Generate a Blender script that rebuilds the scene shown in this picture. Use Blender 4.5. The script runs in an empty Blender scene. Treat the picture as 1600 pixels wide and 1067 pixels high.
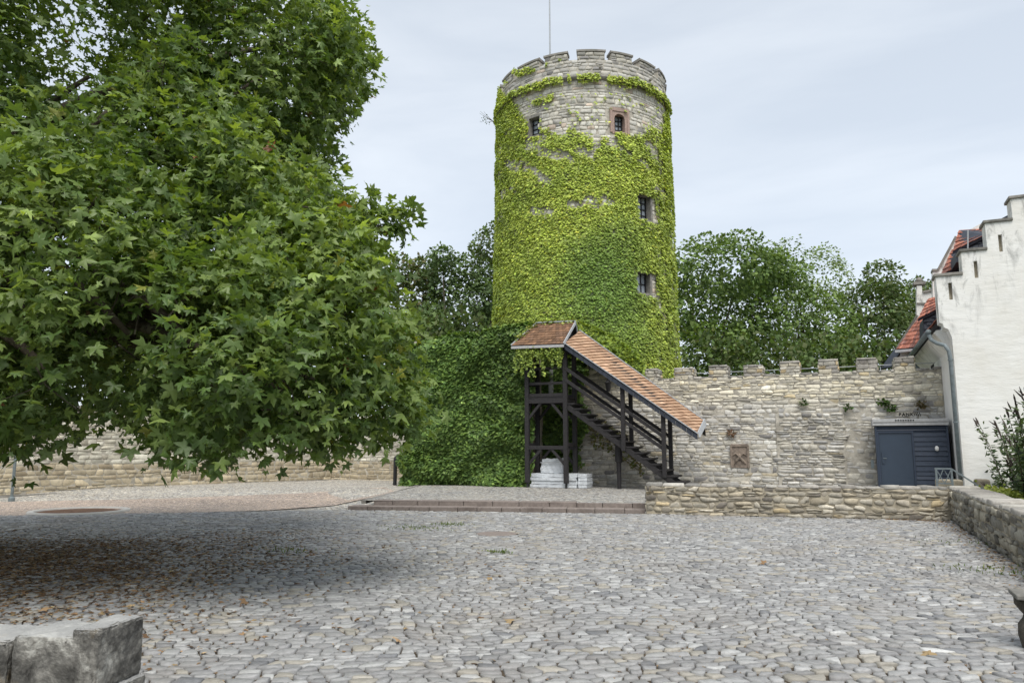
import bpy, math, random
import numpy as np
from mathutils import Vector, Matrix
random.seed(7); RNG = np.random.default_rng(11)
SC = bpy.context.scene; COL = SC.collection
R_ = math.radians
# ---------------------------------------------------------------- camera
# World axes follow the courtyard: +X along the battlement wall, +Y into the picture.
YAW = R_(23.8); PITCH = math.atan(166.5/1155.0); EYE = 1.6; FPX = 1155.0
cam = bpy.data.cameras.new('camera'); cam.lens = 26.0; cam.sensor_width = 36.0
cam.clip_start = 0.05; cam.clip_end = 3000
co = bpy.data.objects.new('camera', cam); COL.objects.link(co)
co.location = (0, 0, EYE); co.rotation_euler = (R_(90)+PITCH, 0, YAW); SC.camera = co
# ---------------------------------------------------------------- sky, sun, exposure
W = bpy.data.worlds.new('World'); SC.world = W; W.use_nodes = True
nt = W.node_tree; nt.nodes.clear(); N = nt.nodes.new; L = nt.links.new
out = N('ShaderNodeOutputWorld'); bg = N('ShaderNodeBackground')
sky = N('ShaderNodeTexSky'); sky.sky_type = 'NISHITA'; sky.sun_disc = False
SUN_EL = R_(58); SUN_AZ = R_(30)         # sun behind the camera, high up, behind thin cloud
sky.sun_elevation = SUN_EL; sky.sun_rotation = R_(180)+SUN_AZ*-1
sky.air_density = 1.0; sky.dust_density = 2.0
tc = N('ShaderNodeTexCoord'); mp = N('ShaderNodeMapping'); mp.inputs['Scale'].default_value = (1.0, 1.6, 4.5)
mp.inputs['Rotation'].default_value = (0.15, 0.1, 0.5)
nz = N('ShaderNodeTexNoise'); nz.inputs['Scale'].default_value = 2.3; nz.inputs['Detail'].default_value = 7; nz.inputs['Roughness'].default_value = 0.52
nz.inputs['Distortion'].default_value = 0.4
cr = N('ShaderNodeValToRGB')
cr.color_ramp.elements[0].position = 0.33; cr.color_ramp.elements[0].color = (3.4, 3.72, 4.12, 1)
cr.color_ramp.elements[1].position = 0.68; cr.color_ramp.elements[1].color = (4.15, 4.42, 4.72, 1)
sp = N('ShaderNodeSeparateXYZ'); mr = N('ShaderNodeMapRange')
mr.inputs[1].default_value = 0.0; mr.inputs[2].default_value = 0.75; mr.inputs[3].default_value = 1.10; mr.inputs[4].default_value = 0.86
vm = N('ShaderNodeVectorMath'); vm.operation = 'SCALE'
mx = N('ShaderNodeMix'); mx.data_type = 'RGBA'; mx.inputs[0].default_value = 0.86
L(tc.outputs['Generated'], mp.inputs[0]); L(mp.outputs[0], nz.inputs['Vector']); L(nz.outputs[0], cr.inputs[0])
L(tc.outputs['Generated'], sp.inputs[0]); L(sp.outputs[2], mr.inputs[0])
L(cr.outputs[0], vm.inputs[0]); L(mr.outputs[0], vm.inputs['Scale'])
L(sky.outputs[0], mx.inputs[6]); L(vm.outputs[0], mx.inputs[7]); L(mx.outputs[2], bg.inputs[0])
bg.inputs[1].default_value = 0.1; L(bg.outputs[0], out.inputs[0])
sl = bpy.data.lights.new('sun', 'SUN'); sl.energy = 1.5; sl.angle = R_(38); sl.color = (1.0, 0.965, 0.90)
so = bpy.data.objects.new('sun', sl); COL.objects.link(so)
sd = Vector((math.sin(SUN_AZ)*math.cos(SUN_EL), -math.cos(SUN_AZ)*math.cos(SUN_EL), math.sin(SUN_EL)))
so.rotation_euler = sd.to_track_quat('Z', 'Y').to_euler(); so.location = (0, 0, 40)
SC.view_settings.view_transform = 'Standard'; SC.view_settings.look = 'None'
SC.view_settings.gamma = 1; SC.view_settings.use_curve_mapping = False
SC.view_settings.exposure = 1.15
# ---------------------------------------------------------------- survey helpers: photo direction met with a real plane
FW = np.array([-math.sin(YAW), math.cos(YAW), 0]); RT = np.array([math.cos(YAW), math.sin(YAW), 0])
def ray(px, py):
    x = (px-800)/FPX; y = (533.5-py)/FPX
    h = math.cos(PITCH)-y*math.sin(PITCH); z = math.sin(PITCH)+y*math.cos(PITCH)
    return x*RT + h*FW + np.array([0, 0, z])
def G(px, py, z=0.0): r = ray(px, py); return np.array([0, 0, EYE])+r*((z-EYE)/r[2])
def VY(px, py, Y): r = ray(px, py); return np.array([0, 0, EYE])+r*(Y/r[1])
def VX(px, py, X): r = ray(px, py); return np.array([0, 0, EYE])+r*(X/r[0])
def VD(px, py, D): r = ray(px, py); return np.array([0, 0, EYE])+r*(D/(r@FW))
def CW(lat, dep, z=0.0): return lat*RT+dep*FW+np.array([0, 0, z])
def proj(P):
    P = np.asarray(P, float); d = P@FW; x = P@RT; z = P[..., 2]-EYE
    dep = d*math.cos(PITCH)+z*math.sin(PITCH); up = z*math.cos(PITCH)-d*math.sin(PITCH)
    return 800+FPX*x/dep, 533.5-FPX*up/dep, dep
# ---------------------------------------------------------------- object helpers
def tag(o, label=None, cat=None, group=None, kind=None):
    if label: o['label'] = label
    if cat: o['category'] = cat
    if group: o['group'] = group
    if kind: o['kind'] = kind
    return o
def link(name, me, parent=None, loc=None):
    o = bpy.data.objects.new(name, me); COL.objects.link(o)
    if loc is not None: o.location = loc
    if parent is not None: o.parent = parent
    return o
def thing(name, label, cat, loc=(0, 0, 0), group=None):
    o = link(name, None); o.empty_display_size = .2
    return tag(o, label, cat, group)       # parts keep world coordinates: Empty sits at base through BASE list
BASES = []
def based(o, loc):                          # remember base; moved at the end with children kept in place
    BASES.append((o, Vector(loc))); return o
def mesh(name, V, F, mat, parent=None, col=None, smooth=False):
    me = bpy.data.meshes.new(name)
    V = np.asarray(V, np.float32)
    if isinstance(F, np.ndarray): Fs = [F]
    elif len(F) and isinstance(F[0], np.ndarray) and F[0].ndim == 2: Fs = F
    else: Fs = None
    if Fs is None:
        me.from_pydata([tuple(map(float, v)) for v in V], [], [tuple(f) for f in F])
    else:
        tot = np.concatenate([np.full(len(f), f.shape[1]) for f in Fs]); idx = np.concatenate([f.ravel() for f in Fs])
        me.vertices.add(len(V)); me.vertices.foreach_set('co', V.ravel())
        me.loops.add(len(idx)); me.loops.foreach_set('vertex_index', idx.astype(np.int32))
        me.polygons.add(len(tot)); st = np.concatenate([[0], np.cumsum(tot)[:-1]])
        me.polygons.foreach_set('loop_start', st.astype(np.int32))
        me.update(calc_edges=True)
    if col is not None:
        a = me.attributes.new('col', 'FLOAT_COLOR', 'POINT')
        c = np.ones((len(V), 4), np.float32); c[:, :3] = col; a.data.foreach_set('color', c.ravel())
    if smooth: me.polygons.foreach_set('use_smooth', np.ones(len(me.polygons), bool))
    me.materials.append(mat); me.update()
    return link(name, me, parent)
class MB:
    def __init__(s): s.V = []; s.F = []
    def add(s, V, F):
        n = len(s.V); s.V += [tuple(map(float, v)) for v in V]; s.F += [tuple(i+n for i in f) for f in F]; return s
    def box(s, x0, x1, y0, y1, z0, z1):
        return s.add([(x0,y0,z0),(x1,y0,z0),(x1,y1,z0),(x0,y1,z0),(x0,y0,z1),(x1,y0,z1),(x1,y1,z1),(x0,y1,z1)],
                     [(0,3,2,1),(4,5,6,7),(0,1,5,4),(1,2,6,5),(2,3,7,6),(3,0,4,7)])
    def bar(s, a, b, w, h=None, up=(0, 0, 1), bev=0):
        h = h or w; a = Vector(a); b = Vector(b); d = (b-a).normalized(); up = Vector(up)
        if abs(d.dot(up)) > .98: up = Vector((0, 1, 0))
        sx = d.cross(up).normalized()*w/2; sy = sx.cross(d).normalized()*h/2
        V = [a-sx-sy, a+sx-sy, a+sx+sy, a-sx+sy, b-sx-sy, b+sx-sy, b+sx+sy, b-sx+sy]
        return s.add(V, [(0,3,2,1),(4,5,6,7),(0,1,5,4),(1,2,6,5),(2,3,7,6),(3,0,4,7)])
    def tube(s, pts, rad, n=8):
        pts = [Vector(p) for p in pts]; rad = rad if hasattr(rad, '__len__') else [rad]*len(pts)
        V = []; F = []; ref = Vector((0.3, 0.2, 1)).normalized()
        for i, p in enumerate(pts):
            d = (pts[min(i+1, len(pts)-1)]-pts[max(i-1, 0)]).normalized()
            if abs(d.dot(ref)) > .97: ref = Vector((1, 0.1, 0)).normalized()
            u = d.cross(ref).normalized(); v = d.cross(u)
            for k in range(n):
                t = 2*math.pi*k/n; V.append(p+(u*math.cos(t)+v*math.sin(t))*rad[i])
        for i in range(len(pts)-1):
            for k in range(n):
                F.append((i*n+k, i*n+(k+1) % n, (i+1)*n+(k+1) % n, (i+1)*n+k))
        F.append(tuple(range(n))[::-1]); F.append(tuple(range((len(pts)-1)*n, len(pts)*n)))
        return s.add(V, F)
    def lathe(s, c, prof, n=24):
        V = []; F = []
        for r, z in prof:
            for k in range(n):
                t = 2*math.pi*k/n; V.append((c[0]+r*math.cos(t), c[1]+r*math.sin(t), c[2]+z))
        for i in range(len(prof)-1):
            for k in range(n): F.append((i*n+k, i*n+(k+1) % n, (i+1)*n+(k+1) % n, (i+1)*n+k))
        F.append(tuple(range(n))[::-1]); F.append(tuple(range((len(prof)-1)*n, len(prof)*n)))
        return s.add(V, F)
    def prism(s, poly, off):                # closed polygon (3-D points) extruded by vector off
        n = len(poly); P = [Vector(p) for p in poly]; Q = [p+Vector(off) for p in P]
        return s.add(P+Q, [tuple(range(n))[::-1], tuple(range(n, 2*n))]+[(i, (i+1) % n, n+(i+1) % n, n+i) for i in range(n)])
    def build(s, name, mat, parent=None, smooth=False, bevel=0):
        me = bpy.data.meshes.new(name); me.from_pydata(s.V, [], s.F); me.materials.append(mat)
        if smooth: me.polygons.foreach_set('use_smooth', np.ones(len(me.polygons), bool))
        o = link(name, me, parent)
        if bevel:
            m = o.modifiers.new('bevel', 'BEVEL'); m.width = bevel; m.segments = 2; m.limit_method = 'ANGLE'
        return o
class SN:                                   # smooth pseudo noise from a few sines, about -1..1
    def __init__(s, seed, dim=2, f=1.0, n=9):
        r = np.random.default_rng(seed); s.k = r.normal(size=(n, dim))*f*r.uniform(.5, 1.8, (n, 1)); s.p = r.uniform(0, 6.28, n)
    def __call__(s, *xs):
        a = sum(np.multiply.outer(np.asarray(x, float), s.k[:, i]) for i, x in enumerate(xs))+s.p
        return np.sin(a).sum(-1)/math.sqrt(len(s.p)/2)*.55
# ---------------------------------------------------------------- materials
def mat(name, rough=.8, spec=.3, metal=0.0):
    m = bpy.data.materials.new(name); m.use_nodes = True; t = m.node_tree; p = t.nodes['Principled BSDF']
    p.inputs['Roughness'].default_value = rough; p.inputs['Specular IOR Level'].default_value = spec; p.inputs['Metallic'].default_value = metal
    return m, t, p
def nn(t, k, **kw):
    n = t.nodes.new(k)
    for a, v in kw.items():
        if a in n.inputs: n.inputs[a].default_value = v
        else: setattr(n, a, v)
    return n
def noise(t, scale, detail=4, rough=.55, vec=None, dist=0):
    n = nn(t, 'ShaderNodeTexNoise', Scale=scale, Detail=detail, Roughness=rough, Distortion=dist)
    if vec is None:
        vec = t.nodes.get('wpos')
        if vec is None: vec = t.nodes.new('ShaderNodeNewGeometry'); vec.name = 'wpos'
        vec = vec.outputs['Position']
    t.links.new(vec, n.inputs['Vector']); return n.outputs[0]
def ramp(t, fac, stops):
    r = nn(t, 'ShaderNodeValToRGB'); e = r.color_ramp.elements
    while len(e) < len(stops): e.new(.5)
    for i, (p, c) in enumerate(stops):
        e[i].position = p; e[i].color = (*c, 1) if hasattr(c, '__len__') else (c, c, c, 1)
    t.links.new(fac, r.inputs[0]); return r.outputs[0]
def mix(t, fac, a, b, blend='MIX'):
    m = nn(t, 'ShaderNodeMix', data_type='RGBA', blend_type=blend)
    for i, v in ((0, fac), (6, a), (7, b)):
        if isinstance(v, bpy.types.NodeSocket): t.links.new(v, m.inputs[i])
        elif hasattr(v, '__len__'): m.inputs[i].default_value = (*v, 1)
        else: m.inputs[i].default_value = v
    return m.outputs[2]
def bump(t, p, h, strength=.5, dist=.02):
    b = nn(t, 'ShaderNodeBump', Strength=strength, Distance=dist); t.links.new(h, b.inputs['Height']); t.links.new(b.outputs[0], p.inputs['Normal'])
def attr(t, name='col'):
    a = nn(t, 'ShaderNodeAttribute', attribute_name=name); return a.outputs['Color']
def solid(name, c, rough=.7, var=.25, scale=9, bs=.3, bd=.006, spec=.3, metal=0, use_attr=False, stain=None, stain_scale=1.2, stain_lo=.5, stain_hi=.7):
    m, t, p = mat(name, rough, spec, metal)
    base = attr(t) if use_attr else None
    n1 = noise(t, scale, 6, .65)
    v = ramp(t, n1, [(.25, 1-var), (.75, 1+var)])
    c_ = mix(t, 1.0, base if base is not None else c, v, 'MULTIPLY')
    if stain is not None:
        c_ = mix(t, ramp(t, noise(t, stain_scale, 7, .65, dist=.3), [(stain_lo, 0.0), (stain_hi, 1.0)]), c_, stain)
    t.links.new(c_, p.inputs['Base Color'])
    bump(t, p, noise(t, scale*3, 5, .7), bs, bd)
    return m
def leafmat(name, rough=.5, trans=.3, tcol=(1.25, 1.35, .5), spec=.35, back=None):
    m, t, p = mat(name, rough, spec)
    a = attr(t)
    ca = a
    if back:
        g = nn(t, 'ShaderNodeNewGeometry'); ca = mix(t, g.outputs['Backfacing'], a, mix(t, .45, a, back))
    t.links.new(ca, p.inputs['Base Color'])
    tr = nn(t, 'ShaderNodeBsdfTranslucent'); t.links.new(mix(t, 1.0, a, tcol, 'MULTIPLY'), tr.inputs[0])
    ms = nn(t, 'ShaderNodeMixShader'); ms.inputs[0].default_value = trans
    t.links.new(p.outputs[0], ms.inputs[1]); t.links.new(tr.outputs[0], ms.inputs[2])
    t.links.new(ms.outputs[0], t.nodes['Material Output'].inputs[0])
    return m
M = {}
M['stone'] = solid('limestone', (0,0,0), .9, .28, 14, .55, .012, use_attr=True, spec=.15, stain=(.17,.155,.125), stain_scale=1.7, stain_lo=.56, stain_hi=.85)
M['stone_clean'] = solid('tower_limestone', (0,0,0), .9, .25, 10, .5, .012, use_attr=True, spec=.15, stain=(.15,.135,.11), stain_scale=.9, stain_lo=.58, stain_hi=.85)
M['mortar'] = solid('mortar', (.37,.33,.255), .95, .35, 9, .6, .015, spec=.1, stain=(.12,.10,.075), stain_scale=1.5, stain_lo=.48, stain_hi=.75)
M['mortar_light'] = solid('pale_mortar', (.45,.42,.36), .95, .3, 7, .6, .012, spec=.1, stain=(.15,.13,.10), stain_scale=1.1, stain_lo=.5, stain_hi=.8)
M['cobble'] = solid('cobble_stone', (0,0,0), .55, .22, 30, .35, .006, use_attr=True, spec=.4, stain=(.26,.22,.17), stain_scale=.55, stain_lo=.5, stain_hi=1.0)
M['relief'] = solid('brown_sandstone', (.27,.22,.18), .9, .3, 14, .5, .01, spec=.1, stain=(.12,.10,.085), stain_scale=5, stain_lo=.45, stain_hi=.7)
M['frame_stone'] = solid('pink_sandstone', (.37,.275,.235), .9, .25, 12, .4, .006, spec=.1)
M['sandstone'] = solid('red_sandstone', (.24,.205,.185), .9, .25, 12, .4, .006, spec=.1, stain=(.10,.08,.07), stain_lo=.5, stain_hi=.8)
M['wood'] = solid('black_stained_timber', (.028,.026,.027), .65, .5, 16, .5, .006, spec=.3)
M['zinc'] = solid('zinc_sheet', (.42,.44,.46), .5, .15, 5, .1, .002, metal=.1)
M['grey_metal'] = solid('painted_grey_metal', (.16,.19,.20), .5, .3, 8, .15, .002, spec=.4, stain=(.07,.07,.06), stain_scale=4, stain_lo=.55, stain_hi=.75)
M['tile_orange'] = solid('orange_clay_tile', (0,0,0), .8, .2, 25, .3, .004, use_attr=True, spec=.2)
M['tile_brown'] = solid('brown_shingle', (0,0,0), .9, .25, 30, .4, .004, use_attr=True, spec=.1)
M['slate'] = solid('dark_slate', (.035,.042,.058), .6, .35, 6, .3, .005, spec=.4)
M['dark'] = solid('dark_interior', (.012,.012,.014), .8, .2, 5, .1, .002)
M['glass'] = solid('window_glass', (.42,.47,.52), .08, .25, 2.0, .05, .003, spec=.9)
M['iron'] = solid('wrought_iron', (.02,.02,.022), .5, .3, 20, .2, .002, spec=.4)
M['film'] = solid('white_plastic_film', (.60,.63,.66), .25, .18, 7, 1.0, .03, spec=.5)
M['grey_board'] = solid('weathered_grey_board', (.42,.42,.42), .8, .2, 12, .3, .003)
M['navy'] = solid('blue_grey_painted_wood', (.035,.048,.075), .45, .18, 12, .2, .002, spec=.4)
M['navy_door'] = solid('blue_grey_door_paint', (.038,.055,.082), .35, .1, 5, .08, .001, spec=.45)
M['bark'] = solid('bark', (.10,.085,.065), .9, .5, 14, .8, .02, spec=.1, stain=(.22,.2,.15), stain_scale=3, stain_lo=.55, stain_hi=.6)
M['white_lamp'] = solid('white_lamp_glass', (.75,.75,.73), .3, .05, 4, .05, .001)
M['letter'] = solid('black_marks', (.015,.015,.015), .7, .1, 4, .05, .001)
def white_wall():
    m, t, p = mat('whitewashed_rubble', .92, .15)
    n1 = noise(t, 1.3, 7, .6); 
    c = ramp(t, n1, [(.3, (.76,.74,.69)), (.6, (.83,.82,.79))])
    sep = nn(t, 'ShaderNodeSeparateXYZ'); t.links.new(t.nodes['wpos'].outputs['Position'], sep.inputs[0])
    mp_ = nn(t, 'ShaderNodeMapping', Scale=(1.6, 1.6, .55)); t.links.new(t.nodes['wpos'].outputs['Position'], mp_.inputs[0])
    st = noise(t, 2.0, 8, .72, mp_.outputs[0], .6)
    # rain grime hangs below the gable steps: follows the stepped skyline on the building itself
    ma = nn(t, 'ShaderNodeMath', operation='MULTIPLY_ADD'); t.links.new(sep.outputs[0], ma.inputs[0]); ma.inputs[1].default_value = -1.06; 
    t.links.new(sep.outputs[2], ma.inputs[2])           # z - 1.06 x
    band = ramp(t, ma.outputs[0], [(0.0, 0.0), (1.0, 1.0)])
    mr_ = nn(t, 'ShaderNodeMapRange'); t.links.new(ma.outputs[0], mr_.inputs[0])
    mr_.inputs[1].default_value = 0.6; mr_.inputs[2].default_value = 2.6; mr_.inputs[3].default_value = 0; mr_.inputs[4].default_value = 1
    m2 = nn(t, 'ShaderNodeMath', operation='MULTIPLY'); t.links.new(ramp(t, st, [(.5, 0.0), (.66, .85)]), m2.inputs[0]); t.links.new(mr_.outputs[0], m2.inputs[1])
    c = mix(t, m2.outputs[0], c, (.22,.22,.21))
    t.links.new(c, p.inputs['Base Color'])
    mp2 = nn(t, 'ShaderNodeMapping', Scale=(1, 1, 3.2)); t.links.new(t.nodes['wpos'].outputs['Position'], mp2.inputs[0])
    vo = nn(t, 'ShaderNodeTexVoronoi', Scale=2.6, feature='SMOOTH_F1'); t.links.new(mp2.outputs[0], vo.inputs['Vector'])
    ad = nn(t, 'ShaderNodeMath', operation='ADD'); t.links.new(vo.outputs['Distance'], ad.inputs[0]); t.links.new(noise(t, 9, 5, .6, mp2.outputs[0]), ad.inputs[1])
    bump(t, p, ad.outputs[0], .3, .022)
    return m
M['white'] = white_wall()
M['coping'] = solid('grey_stone_coping', (.27,.255,.23), .9, .3, 7, .4, .006, stain=(.10,.10,.09), stain_lo=.45, stain_hi=.7)
def paving(name, tint=(1,1,1), scale=7.5, strip=None):
    m, t, p = mat(name, .75, .25)
    g = nn(t, 'ShaderNodeNewGeometry'); g.name = 'wpos'
    mp_ = nn(t, 'ShaderNodeMapping', Scale=(1, 1.35, 1)); t.links.new(g.outputs[0], mp_.inputs[0])
    mp_.inputs['Rotation'].default_value = (0, 0, .4)
    v = nn(t, 'ShaderNodeTexVoronoi', Scale=scale, Randomness=.75); t.links.new(mp_.outputs[0], v.inputs['Vector'])
    e = nn(t, 'ShaderNodeTexVoronoi', Scale=scale, Randomness=.75, feature='DISTANCE_TO_EDGE'); t.links.new(mp_.outputs[0], e.inputs['Vector'])
    sepc = nn(t, 'ShaderNodeSeparateColor'); t.links.new(v.outputs['Color'], sepc.inputs[0])
    c = ramp(t, sepc.outputs[0], [(0, (.17,.175,.18)), (.5, (.29,.29,.285)), (.8, (.34,.32,.28)), (1, (.45,.44,.42))])
    c = mix(t, 1.0, c, tint, 'MULTIPLY')
    c = mix(t, ramp(t, e.outputs['Distance'], [(.03, 0.0), (.10, 1.0)]), (.13,.11,.09), c)
    c = mix(t, ramp(t, noise(t, .45, 6, .6), [(.45, 0.0), (.8, .55)]), c, strip or (.36,.27,.20))
    t.links.new(c, p.inputs['Base Color'])
    bump(t, p, ramp(t, e.outputs['Distance'], [(0, 0.0), (.16, 1.0)]), .6, .02)
    return m
M['paving'] = paving('small_sett_paving', (1.4,1.4,1.38), 7.5, (.40,.37,.32))
M['paving_light'] = paving('pale_sett_paving', (1.75,1.7,1.6), 8.5, (.50,.44,.37))
M['path'] = paving('reddish_gravel_path', (1.8,1.5,1.32), 12, (.60,.47,.37))
def soil():
    m, t, p = mat('joint_soil', .95, .1)
    c = ramp(t, noise(t, 45, 6, .7), [(.3, (.035,.03,.025)), (.6, (.10,.08,.06)), (.75, (.20,.15,.10))])
    c = mix(t, ramp(t, noise(t, .9, 4), [(.5, 0.0), (.72, .6)]), c, (.17,.125,.08))
    t.links.new(c, p.inputs['Base Color']); bump(t, p, noise(t, 90, 4, .7), .6, .01)
    return m
M['soil'] = soil()
M['grassy'] = solid('grassy_earth', (.07,.085,.03), .95, .4, 3, .6, .05)
M['leaf_plane'] = leafmat('plane_leaf', .42, .38, (1.5,1.5,.45), .4, (.16,.22,.10))
M['leaf_ivy'] = leafmat('ivy_leaf', .5, .22, (1.3,1.3,.4), .3)
M['leaf_far'] = leafmat('distant_foliage', .6, .28, (1.3,1.35,.5), .2)
M['litter'] = leafmat('fallen_leaf', .8, .1, (1.2,1,.6), .1)
# ---------------------------------------------------------------- masonry
def courses(u0, u1, v0, v1, hr, wr, gap, wav=.02, seed=0, jit=.3, split=.08, merge=.0):
    r = random.Random(seed); vs = [v0]
    while vs[-1] < v1-hr[0]*.6 or len(vs) < 2: vs.append(vs[-1]+r.uniform(*hr))
    k = (v1-v0)/(vs[-1]-v0); vs = [v0+(v-v0)*k for v in vs]
    ph = [(r.uniform(0, 6), r.uniform(.6, 1.6), r.uniform(0, 6), r.uniform(2, 4)) for _ in vs]
    def B(i, u):
        if i == 0 or i == len(vs)-1: return vs[i]
        a, f, b, g = ph[i]; return vs[i]+wav*(math.sin(u*f+a)+.6*math.sin(u*g+b))
    out = []
    for i in range(len(vs)-1):
        u = u0-r.uniform(0, wr[0]); h = vs[i+1]-vs[i]; jl = 0
        while u < u1:
            w = r.uniform(*wr)*(.7+.6*min(1.5, h/((hr[0]+hr[1])/2))*.5); jr = r.uniform(-jit, jit)*h*.5
            a = u; b = u+w
            if b > u0+.03 and a < u1-.03:
                a2 = max(a, u0); b2 = min(b, u1)
                q = [(a2-jl*(a2 == a), B(i, a2)), (b2-jr*(b2 == b), B(i, b2)), (b2+jr*(b2 == b), B(i+1, b2)), (a2+jl*(a2 == a), B(i+1, a2))]
                if r.random() < split and h > hr[0]*1.1:
                    t = r.uniform(.35, .65); m0 = (q[0][0]*(1-t)+q[3][0]*t, q[0][1]*(1-t)+q[3][1]*t); m1 = (q[1][0]*(1-t)+q[2][0]*t, q[1][1]*(1-t)+q[2][1]*t)
                    out.append([q[0], q[1], m1, m0]); out.append([m0, m1, q[2], q[3]])
                else: out.append(q)
            u = b; jl = jr
    Q = np.array(out); c = Q.mean(1, keepdims=True)
    d = Q-c; L_ = np.maximum(np.abs(d), 1e-3); Q = c+np.sign(d)*np.maximum(L_-gap/2, L_*.3)
    return Q
def stone_geo(Q, mapf, h, rng, back=-.03, inset=.014, jit=.006, dome=.12, cut=.22, tiltv=.07):
    """Q (N,4,2) corners -> (N,25,3) verts: rounded 8-gon lumps"""
    n = len(Q); nxt = np.roll(Q, -1, 1); prv = np.roll(Q, 1, 1)
    cu = rng.uniform(cut*.5, cut*1.5, (n, 4, 1)); cv = rng.uniform(cut*.5, cut*1.5, (n, 4, 1))
    lim = .16
    dn = nxt-Q; dp = prv-Q
    cr_ = rng.uniform(0, 1, (n, 4, 1))**2*cut
    P1 = Q+(dn+dp)*cr_*.5; P2 = Q+dn*rng.uniform(.35, .65, (n, 4, 1))
    O = np.stack([P1, P2], 2).reshape(n, 8, 2)
    O = O+rng.normal(0, jit, O.shape); c = O.mean(1, keepdims=True)
    d = O-c; sz = np.linalg.norm(d, axis=2, keepdims=True)
    h = np.asarray(h).reshape(n, 1)
    O1 = c+d*np.maximum(1-inset*.25/sz, .6); O2 = c+d*np.maximum(1-inset/sz, .5)
    hv = h*(1+rng.normal(0, .12, (n, 8)))
    tilt = rng.normal(0, tiltv, (n, 1, 2)); tl = (d*tilt).sum(2)
    V = np.zeros((n, 25, 3))
    V[:, 0:8, :2] = O; V[:, 0:8, 2] = back
    V[:, 8:16, :2] = O1; V[:, 8:16, 2] = hv*.62+tl*.6
    V[:, 16:24, :2] = O2; V[:, 16:24, 2] = hv+tl*.8
    V[:, 24, :2] = c[:, 0]; V[:, 24, 2] = h[:, 0]*(1+dome*rng.uniform(0, 1, n))
    P = mapf(V[..., 0], V[..., 1], V[..., 2])
    return np.stack(P, -1)
_q = [(r*8+k, r*8+(k+1) % 8, (r+1)*8+(k+1) % 8, (r+1)*8+k) for r in range(2) for k in range(8)]
_t = [(16+k, 16+(k+1) % 8, 24) for k in range(8)]
SQ = np.array(_q); ST = np.array(_t)
def put_stones(V, colr, mt, parent, top_n=300, name='stone', rest='stones', smooth=False, flip=False):
    n = len(V); q = SQ[:, ::-1] if flip else SQ; tr = ST[:, ::-1] if flip else ST
    C = V.mean(1); px, py, dp = proj(C); ext = V.max(1)-V.min(1)
    ok = (px > -20) & (px < 1620) & (py > -20) & (py < 1090) & (dp > .5)
    X, Y_, _ = proj(V); area = (X.max(1)-X.min(1))*(Y_.max(1)-Y_.min(1)); area = np.where(ok, area, -1)
    order = np.argsort(-area); sel = [i for i in order[:top_n] if area[i] > 0]; s = set(sel)
    for i in sel:
        o = mesh(name, V[i]-C[i], [q, tr], mt, parent, col=np.repeat(colr[i][None], 25, 0), smooth=smooth); o.location = C[i]
    rem = np.array([i for i in range(n) if i not in s], int)
    if len(rem):
        m = len(rem); off = (np.arange(m)*25)[:, None, None]
        o = mesh(rest, V[rem].reshape(-1, 3), [(q[None]+off).reshape(-1, 4), (tr[None]+off).reshape(-1, 3)], mt, parent,
                 col=np.repeat(colr[rem], 25, 0), smooth=smooth)
        tag(o, kind='stuff')
def palette(n, rng, cols, w, var=.13):
    c = np.array(cols)[rng.choice(len(cols), n, p=np.array(w)/sum(w))]
    return np.clip(c*rng.lognormal(0, var, (n, 1)), .02, .8)
LIME = [(.47,.43,.34), (.40,.38,.33), (.33,.31,.28), (.53,.50,.43), (.45,.36,.22), (.24,.22,.20)]
def planar(p0, du, up=(0, 0, 1)):
    p0 = np.array(p0, float); du = np.array(du, float); du /= np.linalg.norm(du); up = np.array(up, float); nrm = np.cross(du, up); nrm = nrm/np.linalg.norm(nrm)
    return lambda u, v, w: tuple(p0[i]+du[i]*u+up[i]*v+nrm[i]*w for i in range(3))
def stone_face(parent, p0, du, u1, v0, v1, hr, wr, gap, cols, w, h=(.02, .05), seed=0, mt='stone', keep=None, top_n=300, colf=None, wav=.02, up=(0,0,1), u0=0., split=.08, extra=None, var=.13, cut=.22, jit=.006):
    rng = np.random.default_rng(seed+100)
    Q = courses(u0, u1, v0, v1, hr, wr, gap, wav, seed, split=split)
    if keep is not None:
        c = Q.mean(1); Q = Q[keep(c[:, 0], c[:, 1])]
    hh = rng.uniform(h[0], h[1], len(Q)); c = Q.mean(1)
    if extra is not None: hh = hh+extra(c[:, 0], c[:, 1])
    C = palette(len(Q), rng, cols, w, var)
    if colf is not None: C = colf(c[:, 0], c[:, 1], C)
    put_stones(stone_geo(Q, planar(p0, du, up), hh, rng, cut=cut, jit=jit), C, M[mt], parent, top_n)
# ---------------------------------------------------------------- leaves
IV = np.array([(0,0,0), (-.5,.38,-.10), (.5,.38,-.10), (0,1,-.12), (0,.4,.06)]); IF = np.array([(0,4,1), (1,4,3), (3,4,2), (2,4,0)])
FVt = np.array([(0,0,0), (-.42,.5,-.12), (.42,.5,-.12), (0,1,0)]); FFt = np.array([(0,3,1), (0,2,3)])
def plane_leaf():
    a = [(-30,.03),(-118,.34),(-103,.60),(-88,.42),(-76,.46),(-66,.66),(-54,.92),(-44,.68),(-32,.44),(-20,.66),(-12,.70),(0,1.05),(12,.70),(20,.66),(32,.44),(44,.68),(54,.92),(66,.66),(76,.46),(88,.42),(103,.60),(118,.34)]
    P = []
    for t, r in a:
        t = R_(t); x = math.sin(t)*r*.98; y = math.cos(t)*r
        P.append((x, y, -.18*(x*x+.4*y*y)-.03*abs(math.sin(3*t))))
    V = [(0, .28, .03)]+P
    F = [(0, i+1, (i+1) % len(P)+1) for i in range(len(P))]
    return np.array(V), np.array(F)[:, ::-1]
PV, PF = plane_leaf()
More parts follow.
